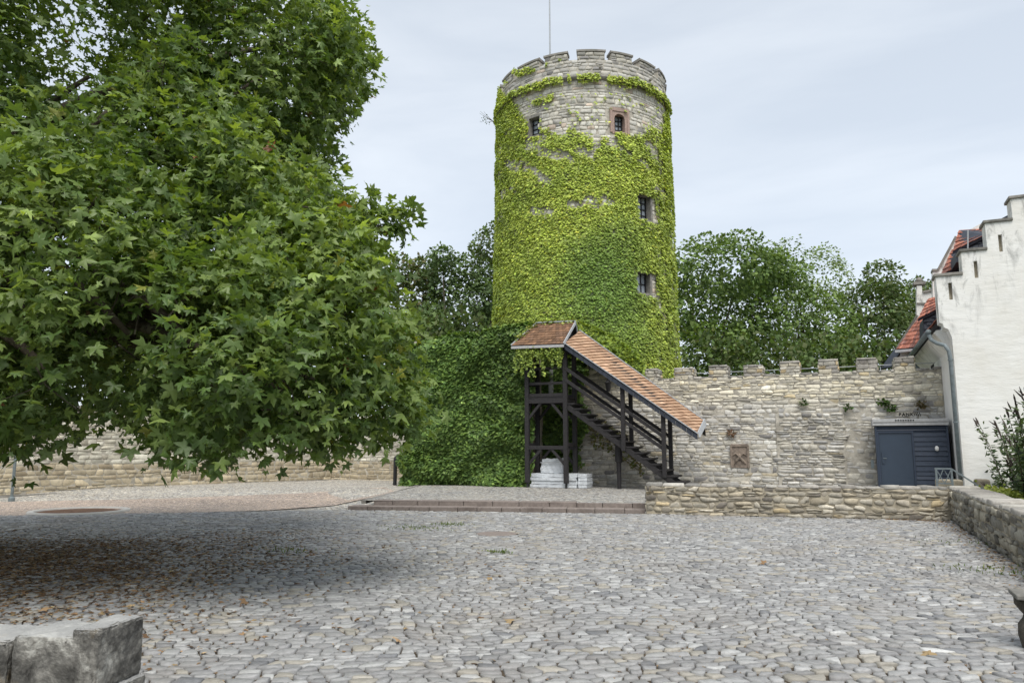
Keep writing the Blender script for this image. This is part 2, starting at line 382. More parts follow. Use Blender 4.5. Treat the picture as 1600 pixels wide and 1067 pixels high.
def frames(tip, nrm):
    y = tip/np.linalg.norm(tip, axis=1, keepdims=True); x = np.cross(y, nrm); x /= np.linalg.norm(x, axis=1, keepdims=True)+1e-9
    z = np.cross(x, y); return np.stack([x, y, z], 2)      # columns
def scatter(name, TV, TF, pos, Rm, sc, colr, mt, parent=None, bend=None, curl=0):
    n = len(pos); T = np.repeat(TV[None], n, 0)
    if curl:                       # every blade folded and rippled its own way
        g = np.random.default_rng(n); T[..., 2] += g.normal(0, curl*.35, T.shape[:2])*(np.linalg.norm(TV[:, :2], axis=1) > .1)[None]+g.normal(0, curl*1.6, (n, 1))*np.abs(T[..., 0])+g.normal(0, curl, (n, 1))*T[..., 0]*T[..., 1]
    T = T*np.asarray(sc).reshape(n, 1, 1)
    if bend is not None: T = T.copy(); T[..., 2] -= (T[..., 1]**2)*np.asarray(bend).reshape(n, 1)
    V = np.einsum('nij,nkj->nki', Rm, T)+pos[:, None]; k = len(TV)
    F = (TF[None]+(np.arange(n)*k)[:, None, None]).reshape(-1, 3)
    return mesh(name, V.reshape(-1, 3), F, mt, parent, col=np.repeat(colr, k, 0))
def ivy_on(pos, nrm, rng, size, colr, name, parent, tilt=(15, 65), spread=.7):
    n = len(pos); t = np.radians(rng.uniform(tilt[0], tilt[1], n))[:, None]
    up = np.array([0, 0, 1.0])
    side = np.cross(nrm, up); side /= np.linalg.norm(side, axis=1, keepdims=True)+1e-9
    a = rng.normal(0, spread, n)[:, None]
    down = -up*np.cos(a)+side*np.sin(a)
    tip = down*np.cos(t)+nrm*np.sin(t); nn_ = nrm*np.cos(t)-down*np.sin(t)+rng.normal(0, .12, (n, 3))
    return scatter(name, IV, IF, pos, frames(tip, nn_), size, colr, M['leaf_ivy'], parent)
# ================================================================ SETTING
base = MB().box(-400, 400, -300, 600, -3.0, -1.6).build('terrain', M['grassy']); tag(base, kind='structure')
def gz(X, Y):
    v = np.asarray(Y)-(18.3+(np.asarray(X)+4.5)*.27); s = np.clip(v/6.0, 0, 1); return .24*s*s*(3-2*s)*(np.asarray(X) < -8)
# gently rising yard on the left, as far as the old wall
xs = np.concatenate([np.linspace(-60, -26, 8), np.linspace(-25, 2.3, 60)]); ys = np.concatenate([np.linspace(-25, 12, 12), np.linspace(13, 32, 50)])
XX, YY = np.meshgrid(xs, ys, indexing='ij'); ZZ = gz(XX, YY)-.012
V = np.stack([XX, YY, ZZ], -1).reshape(-1, 3); ny = len(ys)
F = np.array([(i*ny+j, (i+1)*ny+j, (i+1)*ny+j+1, i*ny+j+1) for i in range(len(xs)-1) for j in range(ny-1)])
yard = mesh('yard_ground', V, F, M['paving_light'], smooth=True); tag(yard, kind='structure')
MB().box(-60, 2.3, -25, 32, -1.6, -.3).build('ground_fill', M['soil']).__setitem__('kind', 'structure')
# soil bed under the cobbles
cz = MB(); pts = [G(-500, 806), G(-500, 1400), G(2200, 1400)]
bed = MB().add([(-30, -6, .0), (2.25, -6, .0), (2.25, 19.3, .0), (-4.6, 18.3, .0), (-11.9, 16.25, .0), (-19.0, 11.2, 0), (-30, 4, 0)], [(0, 1, 2, 3, 4, 5, 6)]).build('courtyard', M['soil']); tag(bed, kind='structure')
def cobbles():
    rng = np.random.default_rng(5); a = R_(8)
    ud = np.array([math.cos(YAW+a), math.sin(YAW+a)]); vd = np.array([-ud[1], ud[0]])
    Q = courses(-17, 14, 2.4, 20, (.08, .13), (.09, .18), .012, .012, 21, jit=.6, split=.02)
    s1 = SN(3, 2, .9); s2 = SN(4, 2, .9); s3 = SN(5, 2, 3.0); s4 = SN(6, 2, 3.0)
    def warp(u, v):
        v2 = v+.16*s1(u, v*.6)+.02*s3(u, v); u2 = u+.10*s2(u, v)+.02*s4(u, v)
        return u2*ud[0]+v2*vd[0], u2*ud[1]+v2*vd[1]
    c = Q.mean(1); X, Y = warp(c[:, 0], c[:, 1])
    P = np.stack([X, Y, 0*X], -1); px, py, dp = proj(P)
    line = np.interp(X, [-30, -19, -11.9, -4.5, 2.3], [4, 11.1, 16.15, 18.15, 19.15])
    ring = (X+6.0)**2+(Y-12.9)**2 > .40**2
    ok = (X < 2.12) & (Y < line) & (dp > 2.6) & (px > -120) & (px < 1720) & (py < 1180) & ring
    Q = Q[ok]; n = len(Q); X = X[ok]; Y = Y[ok]
    low = SN(8, 2, 2.0)(X, Y)*.004
    h = rng.uniform(.012, .024, n)
    def mp_(u, v, w):
        x, y = warp(u, v); return x, y, w+low[:, None]+.006
    Vv = stone_geo(Q, mp_, h, rng, back=-.03, inset=.010, jit=.005, dome=.08, cut=.26, tiltv=.03)
    C = palette(n, rng, [(.285,.283,.28), (.245,.243,.243), (.33,.33,.325), (.32,.30,.26), (.41,.41,.40), (.17,.172,.178)], [36, 18, 24, 12, 6, 4], .10)
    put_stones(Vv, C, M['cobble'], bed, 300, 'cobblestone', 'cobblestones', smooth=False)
cobbles()
# raised terrace behind the steps
e0 = np.array([-11.34, 16.65]); e1 = np.array([-4.45, 18.5])
ter = MB().add([(-11.7, 16.75, .23), (-4.45, 18.75, .23), (2.35, 19.8, .23), (2.95, 26.4, .26), (-16.0, 26.4, .26), (-14.2, 24, .26)], [(0, 1, 2, 3, 4, 5)])
tag(ter.build('terrace_paving', M['paving']), kind='structure')
kb = MB().bar((-11.7, 16.75, .19), (-14.3, 23.9, .22), .12, .09).build('terrace_kerb', M['coping']); tag(kb, kind='structure')
# reddish path sweeping past the planting ring
pp = [(-300,800),(0,785),(250,783),(480,779),(600,772),(620,779),(520,791),(420,797),(330,800),(200,806),(0,808),(-300,822)]
pth = [G(a, b, .0) for a, b in pp]
n_ = len(pth)
V = [(p[0], p[1], float(gz(p[0], p[1]))+.006) for p in pth]
half = n_//2
F = [(i, i+1, n_-2-i, n_-1-i) for i in range(half-1)]
tag(mesh('path', V, [tuple(f) for f in F], M['path']), kind='structure')
# low red sandstone steps
st = thing('stone_steps', 'two long low red sandstone steps between cobbled yard and raised terrace', 'steps')
based(st, (-8, 17.3, 0))
A0 = np.array([-11.86, 16.28]); A1 = np.array([-4.42, 18.31]); sdv = (A1-A0)/np.linalg.norm(A1-A0); snv = np.array([-sdv[1], sdv[0]])
rr = random.Random(3)
for lv, (s0, back, z1) in enumerate(((0.0, 0.0, .115), (.55, .42, .235))):
    u = s0; Lt = np.linalg.norm(A1-A0)-.02
    while u < Lt-.1:
        w = min(rr.uniform(.45, .8), Lt-u); a = A0+sdv*(u+.006)+snv*(back+rr.uniform(-.008, .008)); b = A0+sdv*(u+w-.006)+snv*back
        dz = rr.uniform(-.006, .004); q = MB()
        d = snv*.46
        q.add([(*a, -.1), (*b, -.1), (*(b+d), -.1), (*(a+d), -.1), (*a, z1+dz), (*b, z1+dz), (*(b+d), z1+dz), (*(a+d), z1+dz)],
              [(0,3,2,1),(4,5,6,7),(0,1,5,4),(1,2,6,5),(2,3,7,6),(3,0,4,7)])
        q.build('step_block', M['sandstone'], st, bevel=.012); u += w
# ================================================================ WALLS
def capstones(parent, p0, du, length, z, thick, seed, wr=(.45, .9), h=(.05, .09), over=.03, name='coping_stone', mt='stone'):
    r = random.Random(seed); rng = np.random.default_rng(seed); u = 0; p0 = np.array(p0[:2], float); du = np.array(du[:2], float); du /= np.linalg.norm(du); nv = np.array([-du[1], du[0]])
    while u < length-.05:
        w = min(r.uniform(*wr), length-u); hh = r.uniform(*h); n = 6
        # rough slab: outline of 8 points
        o = [(u+.01, -over), (u+w*.5, -over+r.uniform(-.015, .02)), (u+w-.01, -over+r.uniform(-.01, .02)), (u+w-.01, thick*.5), (u+w-.012, thick+over), (u+w*.5, thick+over+r.uniform(-.02, .015)), (u+.01, thick+over), (u+.01, thick*.5)]
        V = []; k = r.uniform(-.015, .015)
        for lvl, (zz, ins) in enumerate(((z, .0), (z+hh*.75+k, .0), (z+hh+k, .02))):
            for (a, b) in o:
                a2 = a+(.02 if a < u+.1 else -.02 if a > u+w-.1 else 0)*(ins > 0); b2 = b+(ins if b < thick*.4 else -ins if b > thick*.6 else 0)
                q = p0+du*a2+nv*b2; V.append((q[0], q[1], zz+(rng.normal(0, .006) if lvl else 0)))
        V.append((*(p0+du*(u+w/2)+nv*thick/2), z+hh+k+.008))
        c = np.array(V).mean(0)
        C = palette(1, rng, [(.33,.31,.28), (.42,.40,.36), (.25,.24,.22)], [3, 2, 2])
        ob = mesh(name, np.array(V)-c, [SQ, ST], M[mt], parent, col=np.repeat(C, 25, 0)); ob.location = c
        u += w
# front low wall
lw = thing('low_stone_wall', 'low fieldstone wall running across the yard in front of the dark shed', 'wall')
based(lw, (-1.2, 18.8, 0))
P0 = np.array([-4.43, 18.15]); P1 = np.array([2.10, 19.2]); d_ = (P1-P0)/np.linalg.norm(P1-P0); n_v = np.array([-d_[1], d_[0]]); Ln = np.linalg.norm(P1-P0)
def slab(p0, d, Lg, t, z0, z1):
    n = np.array([-d[1], d[0]]); a = p0; b = p0+d*Lg; c = b+n*t; e = a+n*t
    return MB().add([(*a, z0), (*b, z0), (*c, z0), (*e, z0), (*a, z1), (*b, z1), (*c, z1), (*e, z1)], [(0,3,2,1),(4,5,6,7),(0,1,5,4),(1,2,6,5),(2,3,7,6),(3,0,4,7)])
slab(P0, d_, Ln+.5, .45, -.2, .70).build('core', M['mortar'], lw)
stone_face(lw, (*P0, 0), (*d_, 0), Ln, 0.0, .69, (.09, .17), (.16, .42), .022, [(.42,.37,.28), (.37,.34,.28), (.30,.27,.22), (.50,.46,.38), (.44,.36,.23), (.20,.18,.155)], [5, 5, 3, 3, 1.5, 2], (.006, .034), 31, wav=.022, split=.2, var=.16, cut=.5, jit=.012)
e_ = P0+n_v*.45
stone_face(lw, (*e_, 0), (*(-n_v), 0), .45, 0.0, .69, (.1, .17), (.16, .3), .028, LIME[:4], [1, 1, 1, .5], (.01, .03), 32, cut=.35)
capstones(lw, P0, d_, Ln, .69, .45, 33, (.2, .55), (.035, .075), .015)
# right low wall, running back towards the camera
rw = thing('low_stone_wall', 'low mossy fieldstone wall running along the right edge of the yard', 'wall')
based(rw, (2.3, 14, 0))
MB().box(2.14, 2.66, -3, 19.75, -1.6, .69).build('core', M['mortar'], rw)
stone_face(rw, (2.14, 19.7, 0), (0, -1, 0), 12.2, 0.0, .68, (.09, .19), (.16, .5), .022, [(.32,.29,.23), (.27,.255,.215), (.21,.20,.175), (.38,.35,.28), (.14,.13,.11)], [4, 5, 4, 2, 2], (.006, .045), 41, wav=.022, split=.2, var=.18, cut=.4, jit=.012)
capstones(rw, (2.72, 7.5), (0, 1), 12.25, .69, .56, 43, (.25, .7), (.04, .08), .015)
# big block wall end, near left
nw = thing('stone_wall_end', 'thick weathered stone wall end in the lower left corner of the yard', 'wall')
nA = G(190, 990, .70); nB = G(222, 966, .70); 
dl = nA-CW(0, 0); 
nd = RT[:2]*1.0+FW[:2]*-.10; nd /= np.linalg.norm(nd); nn2 = np.array([-nd[1], nd[0]])
c0 = nA[:2]-nd*2.71
based(nw, (*c0, 0))
def rough(o, s_, sz, lv=5, seed=0):
    md = o.modifiers.new('bevel', 'BEVEL'); md.width = .02; md.segments = 2
    md = o.modifiers.new('sub', 'SUBSURF'); md.subdivision_type = 'SIMPLE'; md.levels = md.render_levels = lv
    for k, (st_, si_) in enumerate(((s_, sz), (s_*.5, sz*.3), (s_*.3, sz*.1))):
        tx = bpy.data.textures.new('rough', 'CLOUDS'); tx.noise_scale = si_; tx.noise_depth = 3; dm = o.modifiers.new('rough', 'DISPLACE'); dm.texture = tx; dm.strength = st_; dm.mid_level = .5; dm.texture_coords = 'GLOBAL'
def lichen():
    m, t, p = mat('lichened_limestone', .92, .15)
    c = ramp(t, noise(t, 5, 9, .7, dist=.4), [(.34, (.05,.048,.044)), (.47, (.16,.155,.14)), (.56, (.30,.29,.26)), (.64, (.56,.55,.50))])
    c = mix(t, ramp(t, noise(t, 3.1, 6, .6, dist=.6), [(.56, 0.0), (.66, .55)]), c, (.33,.25,.13))
    sp_ = nn(t, 'ShaderNodeSeparateXYZ'); g_ = nn(t, 'ShaderNodeNewGeometry'); t.links.new(g_.outputs['Normal'], sp_.inputs[0])
    c = mix(t, ramp(t, sp_.outputs[2], [(.6, 0.0), (.95, .7)]), c, (.50,.50,.49))     # paler grey mixed in on upward faces
    t.links.new(c, p.inputs['Base Color']); bump(t, p, noise(t, 38, 8, .75), .9, .02); return m
M['lichen'] = lichen()
def rblock(u0, u1, z0, z1, w0=0, w1=.34, sx=0):
    b = MB(); q = lambda u, w: (*(c0+nd*u+nn2*w),)
    b.add([(*q(u0+.006, w0), z0), (*q(u1-.006, w0), z0), (*q(u1-.006+sx, w1), z0), (*q(u0+.006, w1), z0), (*q(u0+.006, w0), z1), (*q(u1-.006, w0), z1), (*q(u1-.006+sx, w1), z1), (*q(u0+.006, w1), z1)], [(0,3,2,1),(4,5,6,7),(0,1,5,4),(1,2,6,5),(2,3,7,6),(3,0,4,7)])
    o = b.build('stone_block', M['lichen'], nw, smooth=True); rough(o, .022, .09); return o
for u0, u1, z0, z1 in ((1.0, 1.72, .30, .665), (1.72, 2.13, .30, .655), (2.13, 2.50, .30, .68), (.2, 1.0, .3, .66), (-.6, .2, .3, .66), (1.2, 1.9, -.05, .3), (1.9, 2.5, -.05, .3), (.2, 1.2, -.05, .3)): rblock(u0, u1, z0, z1)
rblock(2.44, 2.60, .42, .72, .0, .34, .03); rblock(2.46, 2.63, -.05, .42, .02, .34, .03)
# left boundary wall
lb = thing('courtyard_wall', 'long old limestone wall behind the hanging plane tree branches', 'wall')
based(lb, (-22, 22, 0))
Wp = [np.array([-27.5, 5.0]), np.array([-24.62, 15.8]), np.array([-20.9, 27.4]), np.array([-14.6, 27.6])]
for i in range(3):
    a, b = Wp[i], Wp[i+1]; Lg = np.linalg.norm(b-a); d = (b-a)/Lg
    slab(a, d, Lg+(.3 if i < 2 else 0), .6, -.3, 3.0).build('core', M['mortar_light'], lb)
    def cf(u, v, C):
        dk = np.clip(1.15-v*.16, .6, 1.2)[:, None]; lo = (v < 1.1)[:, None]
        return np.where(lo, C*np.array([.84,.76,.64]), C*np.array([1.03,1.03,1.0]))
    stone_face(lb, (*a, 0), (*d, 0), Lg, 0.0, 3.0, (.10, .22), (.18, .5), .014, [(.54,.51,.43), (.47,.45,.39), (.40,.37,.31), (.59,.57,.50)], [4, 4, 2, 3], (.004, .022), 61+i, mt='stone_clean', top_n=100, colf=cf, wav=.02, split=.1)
capstones(lb, Wp[1], (Wp[2]-Wp[1]), 12.1, 3.0, .6, 66, (.4, .8))
kb2 = MB().bar((*(Wp[1]+np.array([.35, -1])), .05), (*(Wp[2]+np.array([.35, -.5])), .18), .12, .16).build('gutter_kerb', M['coping']); tag(kb2, kind='structure')
# ---- battlement wall
bw = thing('battlement_wall', 'tall rough limestone wall with square battlements below the tower', 'wall')
YW = 26.2; based(bw, (-3, YW, .3))
steps_prof = [(-11.2, 6.2), (-8.9, 6.1), (-8.5, 5.85), (-8.1, 5.6), (-7.7, 5.35), (-7.3, 5.05), (-6.95, 4.6), (2.98, 4.06)]
MB().box(-16.0, -8.9, YW, YW+.8, -.5, 6.0).build('core', M['mortar_light'], bw)
for i in range(1, 6):
    MB().box(steps_prof[i][0], steps_prof[i+1][0], YW, YW+.78, -.5, steps_prof[i+1][1]).build('core', M['mortar_light'], bw)
MB().box(-6.95, 2.97, YW, YW+.8, -.5, 4.0).build('core', M['mortar_light'], bw)
mer = [(1000, 1027, 577), (1053, 1082, 575), (1107, 1136, 571), (1161, 1191, 570), (1218, 1249, 565), (1278, 1309, 562), (1338, 1370, 559), (1396, 1428, 558)]
MX = []
for a, b, t in mer:
    q0 = VY(a, t, YW); q1 = VY(b, t, YW); MX.append((q0[0], q1[0], q0[2]))
MX.append((2.75, 2.97, 4.1))
def ztop(u):
    X = u; z = np.full_like(X, 4.06)
    for (xa, za), (xb, zb) in zip(steps_prof[:-2], steps_prof[1:-1]): z = np.where((X >= xa) & (X < xb), (za+zb)/2-.1, z)
    return z
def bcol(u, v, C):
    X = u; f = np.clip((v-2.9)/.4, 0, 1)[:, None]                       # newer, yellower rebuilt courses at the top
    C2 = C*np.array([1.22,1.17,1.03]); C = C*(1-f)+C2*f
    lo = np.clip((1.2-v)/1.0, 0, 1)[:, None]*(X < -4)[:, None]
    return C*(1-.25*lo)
plq = (VY(1142, 695, YW), VY(1170, 731, YW))
def bkeep(u, v):
    k = v < ztop(u)-.03
    k &= ~((u > plq[0][0]-.02) & (u < plq[1][0]+.02) & (v > plq[1][2]-.02) & (v < plq[0][2]+.02))
    return k
def bextra(u, v):
    e = np.zeros_like(u); e += ((u > -1.9) & (u < .12) & (v < 2.75))*.05; e -= ((u > .12) & (u < .95) & (v < 2.9))*.012; return e
rngw = np.random.default_rng(77)
Qw = courses(-10.6, 2.96, .22, 4.02, (.06, .165), (.14, .50), .014, .022, 71, jit=.3, split=.12)
Qw2 = courses(-10.6, -6.9, 4.02, 6.15, (.10, .2), (.2, .5), .018, .02, 72, split=.1)
Qw = np.concatenate([Qw, Qw2]); c = Qw.mean(1); k = bkeep(c[:, 0], c[:, 1]); Qw = Qw[k]; c = c[k]
hh = rngw.uniform(.004, .024, len(Qw))+bextra(c[:, 0], c[:, 1])
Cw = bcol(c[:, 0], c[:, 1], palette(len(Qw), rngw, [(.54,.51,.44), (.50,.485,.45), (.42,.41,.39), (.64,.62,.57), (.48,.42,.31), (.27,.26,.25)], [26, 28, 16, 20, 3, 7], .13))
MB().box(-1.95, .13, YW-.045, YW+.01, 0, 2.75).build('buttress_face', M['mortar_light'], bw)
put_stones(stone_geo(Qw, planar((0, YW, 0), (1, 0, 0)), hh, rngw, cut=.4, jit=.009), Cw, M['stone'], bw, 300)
for i, (xa, xb, zt) in enumerate(MX):
    zt -= .055; g = MB().box(xa+.02, xb-.02, YW+.02, YW+.74, 3.95, zt).build('merlon', M['mortar_light'], bw)
    for fx, (p0, du, ln) in enumerate((((xa, YW, 0), (1, 0, 0), xb-xa), ((xa, YW+.75, 0), (0, -1, 0), .75), ((xb, YW, 0), (0, 1, 0), .75))):
        rg = np.random.default_rng(80+i*3+fx); Q = courses(0, ln, 4.0, zt, (.09, .16), (.18, .4), .015, .01, 90+i*3+fx, split=.1)
        put_stones(stone_geo(Q, planar(p0, du), rg.uniform(.0, .02, len(Q)), rg, back=-.02), palette(len(Q), rg, LIME, [4, 5, 3, 4, 2, 1]), M['stone'], g, 40 if fx == 0 else 0, name='stone', rest='stones')
    capstones(g, (xa-.01, YW-.02), (1, 0), xb-xa+.02, zt, .78, 100+i, (.3, .7), (.045, .06), .01)
r = random.Random(5)
xx = -6.9                                                         # flat cope between the merlons
gaps = []
prev = -6.95
for xa, xb, _ in MX: 
    if xa-prev > .1: gaps.append((prev, xa))
    prev = xb
for a, b in gaps: capstones(bw, (a+.01, YW-.02), (1, 0), b-a-.02, 4.0, .78, int(abs(a)*10)+120, (.25, .5), (.04, .07), .01)
# stepped cope of the rising part (mostly under ivy)
for i in range(1, 6): capstones(bw, (steps_prof[i][0], YW-.02), (1, 0), steps_prof[i+1][0]-steps_prof[i][0], steps_prof[i+1][1]+.005, .78, 140+i, (.2, .4), (.05, .08), .01)
# carved relief
pq = MB().box(plq[0][0], plq[1][0], YW-.05, YW+.05, plq[1][2], plq[0][2]).build('relief_panel', M['relief'], bw, bevel=.02)
px0 = (plq[0][0]+plq[1][0])/2; pz0 = (plq[0][2]+plq[1][2])/2
rl = MB(); hw = (plq[1][0]-plq[0][0])/2
for s in (-1, 1):
    rl.tube([(px0+s*hw*.15, YW-.07, pz0+.02), (px0+s*hw*.45, YW-.085, pz0+.10), (px0+s*hw*.8, YW-.07, pz0+.04)], [.02, .035, .015], 6)
    rl.tube([(px0+s*hw*.1, YW-.07, pz0-.05), (px0+s*hw*.4, YW-.09, pz0-.14), (px0+s*hw*.7, YW-.07, pz0-.25)], [.04, .05, .02], 6)
rl.lathe((px0, YW-.05, pz0-.02), [(.05, -.08), (.07, 0), (.05, .08), (.0, .12)], 8)
for s in (-1, 1): rl.box(px0+s*hw-.03, px0+s*hw+.03, YW-.08, YW, plq[1][2], plq[0][2])
rl.box(px0-hw, px0+hw, YW-.083, YW, plq[0][2]-.06, plq[0][2]+.03)
rl.build('relief_carving', M['relief'], pq, smooth=False, bevel=.008)
# safety rail behind the battlements
rail = thing('safety_rail', 'thin galvanised rail running behind the battlements of the wall', 'railing'); based(rail, (-3, YW+.6, 4))
MB().tube([(-5.2, YW+.78, 4.26), (2.9, YW+.78, 4.3)], .013, 6).build('rail', M['zinc'], rail)
for x in np.arange(-4.6, 2.9, 1.5): MB().tube([(x, YW+.81, 3.6), (x, YW+.81, 4.3)], .012, 6).build('post', M['iron'], rail)
# plants rooted in the wall
def tuft(label, c, rad, n, cols, seed, cat='wall plant', name='wall_plant'):
    rng = np.random.default_rng(seed); d = rng.normal(size=(n, 3)); d[:, 1] = -abs(d[:, 1])*.8; d /= np.linalg.norm(d, axis=1, keepdims=True)
    p = np.array(c)+d*rad*rng.uniform(.2, 1, (n, 1))*np.array([1, .6, .7])
    tipd = d+np.array([0, 0, -.4])+rng.normal(0, .4, (n, 3)); nr = np.tile([0, -.5, 1.0], (n, 1))+rng.normal(0, .5, (n, 3))
    o = scatter(name, FVt, FFt, p, frames(tipd, nr), rng.uniform(.05, .11, n), palette(n, rng, cols, [1]*len(cols), .25), M['leaf_far'])
    return tag(o, label, cat)
GR = [(.05,.10,.025), (.08,.13,.03), (.04,.075,.02)]
for px, py, rad, n, lb_, cs in [(1256, 629, .12, 50, 'small green weed growing from the wall right of the relief', GR), (1325, 636, .12, 50, 'small green weed growing from wall above the buttress edge', GR), (1379, 628, .16, 90, 'green weed growing from the wall above left end of the shed', GR), (1392, 637, .16, 100, 'bushier green weed just right and below its neighbour above the shed', GR), (1439, 632, .17, 90, 'dry brown tuft growing from the wall above the shed', [(.2,.14,.08), (.14,.11,.05), (.10,.09,.04)]), (1144, 676, .15, 60, 'dry reddish tuft growing above the carved relief', [(.2,.12,.08), (.15,.1,.07)])]:
    q = VY(px, py, YW-.08); tuft(lb_, q, rad, n, cs, px)
# lantern on the wall, seen under the stair roof
ln = thing('wall_lantern', 'black iron lantern on a bracket on the wall beneath the stair roof', 'lantern'); q = VY(950, 603, YW-.35); based(ln, q)
MB().tube([q+np.array([.12, .33, -.38]), q+np.array([.1, .1, -.42]), q+np.array([0, 0, -.22])], .018, 6).build('bracket', M['iron'], ln)
MB().lathe(q, [(.05, -.2), (.07, -.18), (.11, .1), (.13, .11), (.03, .22), (.01, .28)], 6).build('lantern_cage', M['iron'], ln)
MB().lathe(q, [(.055, -.16), (.10, .09)], 6).build('lantern_glass', M['glass'], ln)
# ================================================================ TOWER
TC = np.array([-10.30, 31.52]); ZT = 17.78
def TR(z): return 4.08-.011*np.asarray(z)
tw = thing('round_tower', 'tall round limestone tower with battlements, overgrown with lime green ivy', 'tower'); based(tw, (*TC, 0))
wins = [  # centre angle, half width (rad), z0, z1, kind
    (-1.797, .070, 14.72, 15.55, 'slit'), (-.845, .062, 14.62, 15.42, 'arch'), (-.565, .095, 11.0, 12.05, 'tall'), (-.612, .095, 7.86, 8.72, 'wide')]
ang = set(np.round(np.linspace(-math.pi, math.pi, 161), 4)); zz = set(np.round(np.linspace(-1.6, ZT, 40), 3))
for a, hw_, z0, z1, _ in wins: ang |= {a-hw_, a+hw_}; zz |= {z0, z1}
ang = sorted(ang); zz = sorted(zz)
V = [(TC[0]+TR(z)*math.cos(a), TC[1]+TR(z)*math.sin(a), z) for a in ang for z in zz]; nz_ = len(zz); F = []
for i in range(len(ang)-1):
    for j in range(nz_-1):
        ca = (ang[i]+ang[i+1])/2; cz_ = (zz[j]+zz[j+1])/2
        if any(abs(ca-w[0]) < w[1] and w[2] < cz_ < w[3] for w in wins): continue
        F.append((i*nz_+j, (i+1)*nz_+j, (i+1)*nz_+j+1, i*nz_+j+1))
mesh('tower_shell', V, np.array(F), M['mortar_light'], tw)
MB().lathe((*TC, 0), [(3.3, 0), (3.3, 17.2)], 48).build('tower_core', M['dark'], tw)
def tmap(u, v, w):
    R = TR(v)+w; a = u/4.0; return TC[0]+R*np.cos(a), TC[1]+R*np.sin(a), v
rngt = np.random.default_rng(200)
ua, ub = -2.95*4.0, 0.25*4.0
GA = [-1.351+.375*k for k in range(-9, 9)]                           # gaps between the tower merlons
def tkeep(c):
    k = np.ones(len(c), bool); a = c[:, 0]/4
    for w0, hw_, z0, z1, kd in wins:
        m = .045 if kd == 'arch' else .012
        k &= ~((abs(a-w0) < hw_+m+.02) & (c[:, 1] > z0-.08) & (c[:, 1] < z1+(.2 if kd == 'arch' else .08)))
    k &= ~(abs(c[:, 1]-16.95) < .09)
    return k
Q = np.concatenate([courses(ua, ub, 2.0, 16.85, (.11, .22), (.18, .50), .017, .012, 201, split=.08), courses(ua, ub, 17.08, ZT, (.13, .22), (.2, .5), .02, .012, 202)])
c = Q.mean(1); Q = Q[tkeep(c)]; c = Q.mean(1)
Ct = palette(len(Q), rngt, [(.58,.55,.48), (.53,.51,.46), (.46,.44,.40), (.64,.62,.56), (.54,.45,.37), (.32,.31,.29)], [30, 28, 14, 18, 4, 5], .12)
Ct = np.where((c[:, 1] > 17)[:, None], Ct*np.array([.80,.80,.82]), Ct)
put_stones(stone_geo(Q, tmap, rngt.uniform(.006, .028, len(Q)), rngt, cut=.3), Ct, M['stone_clean'], tw, 300)
# string course
MB().lathe((*TC, 0), [(3.9, 16.84), (TR(17)+.05, 16.86), (TR(17)+.15, 16.94), (TR(17)+.15, 17.0), (TR(17)+.06, 17.07), (3.9, 17.09)], 96).build('string_course', M['stone'] if False else M['coping'], tw, smooth=True)
# parapet ring top + merlons
def arc(a0, a1, r0, r1, z0, z1, n=6):
    m = MB(); V = []; F = []
    for i in range(n+1):
        a = a0+(a1-a0)*i/n
        for rr_, z in ((r0, z0), (r1, z0), (r1, z1), (r0, z1)): V.append((TC[0]+rr_*math.cos(a), TC[1]+rr_*math.sin(a), z))
    for i in range(n):
        for k in range(4): F.append((i*4+k, i*4+(k+1) % 4, (i+1)*4+(k+1) % 4, (i+1)*4+k))
    F += [(0, 1, 2, 3), (n*4+3, n*4+2, n*4+1, n*4)]
    return m.add(V, F)
arc(-math.pi, math.pi-.0001, 3.4, TR(ZT)+.0, 17.1, ZT+.0, 96).build('parapet', M['mortar_light'], tw)
rm = random.Random(9)
for k in range(17):
    a0 = -1.351+.3696*k+.055; a1 = a0+.3696-(.11 if k % 3 else .07); zt = 18.12+rm.uniform(-.05, .06)
    g = arc(a0, a1, 3.5, TR(ZT)-.01, ZT+.003, zt, 6).build('merlon', M['mortar_light'], tw)
    am = (a0+a1)/2; am = (am+math.pi) % (2*math.pi)-math.pi; aa0 = am-(a1-a0)/2; aa1 = am+(a1-a0)/2
    rg = np.random.default_rng(300+k)
    if -3.0 < am < .2:
        Q = courses(aa0*4, aa1*4, ZT, zt, (.13, .2), (.22, .5), .018, .006, 320+k)
        put_stones(stone_geo(Q, tmap, rg.uniform(.01, .03, len(Q)), rg), palette(len(Q), rg, [(.34,.33,.3), (.42,.40,.35), (.27,.26,.25)], [3, 3, 1]), M['stone_clean'], g, 0)
    cz1 = arc(a0-.008, a1+.008, 3.46, TR(ZT)+.05, zt+.003, zt+.10, 6).build('coping_stone', M['coping'], g, bevel=.012)
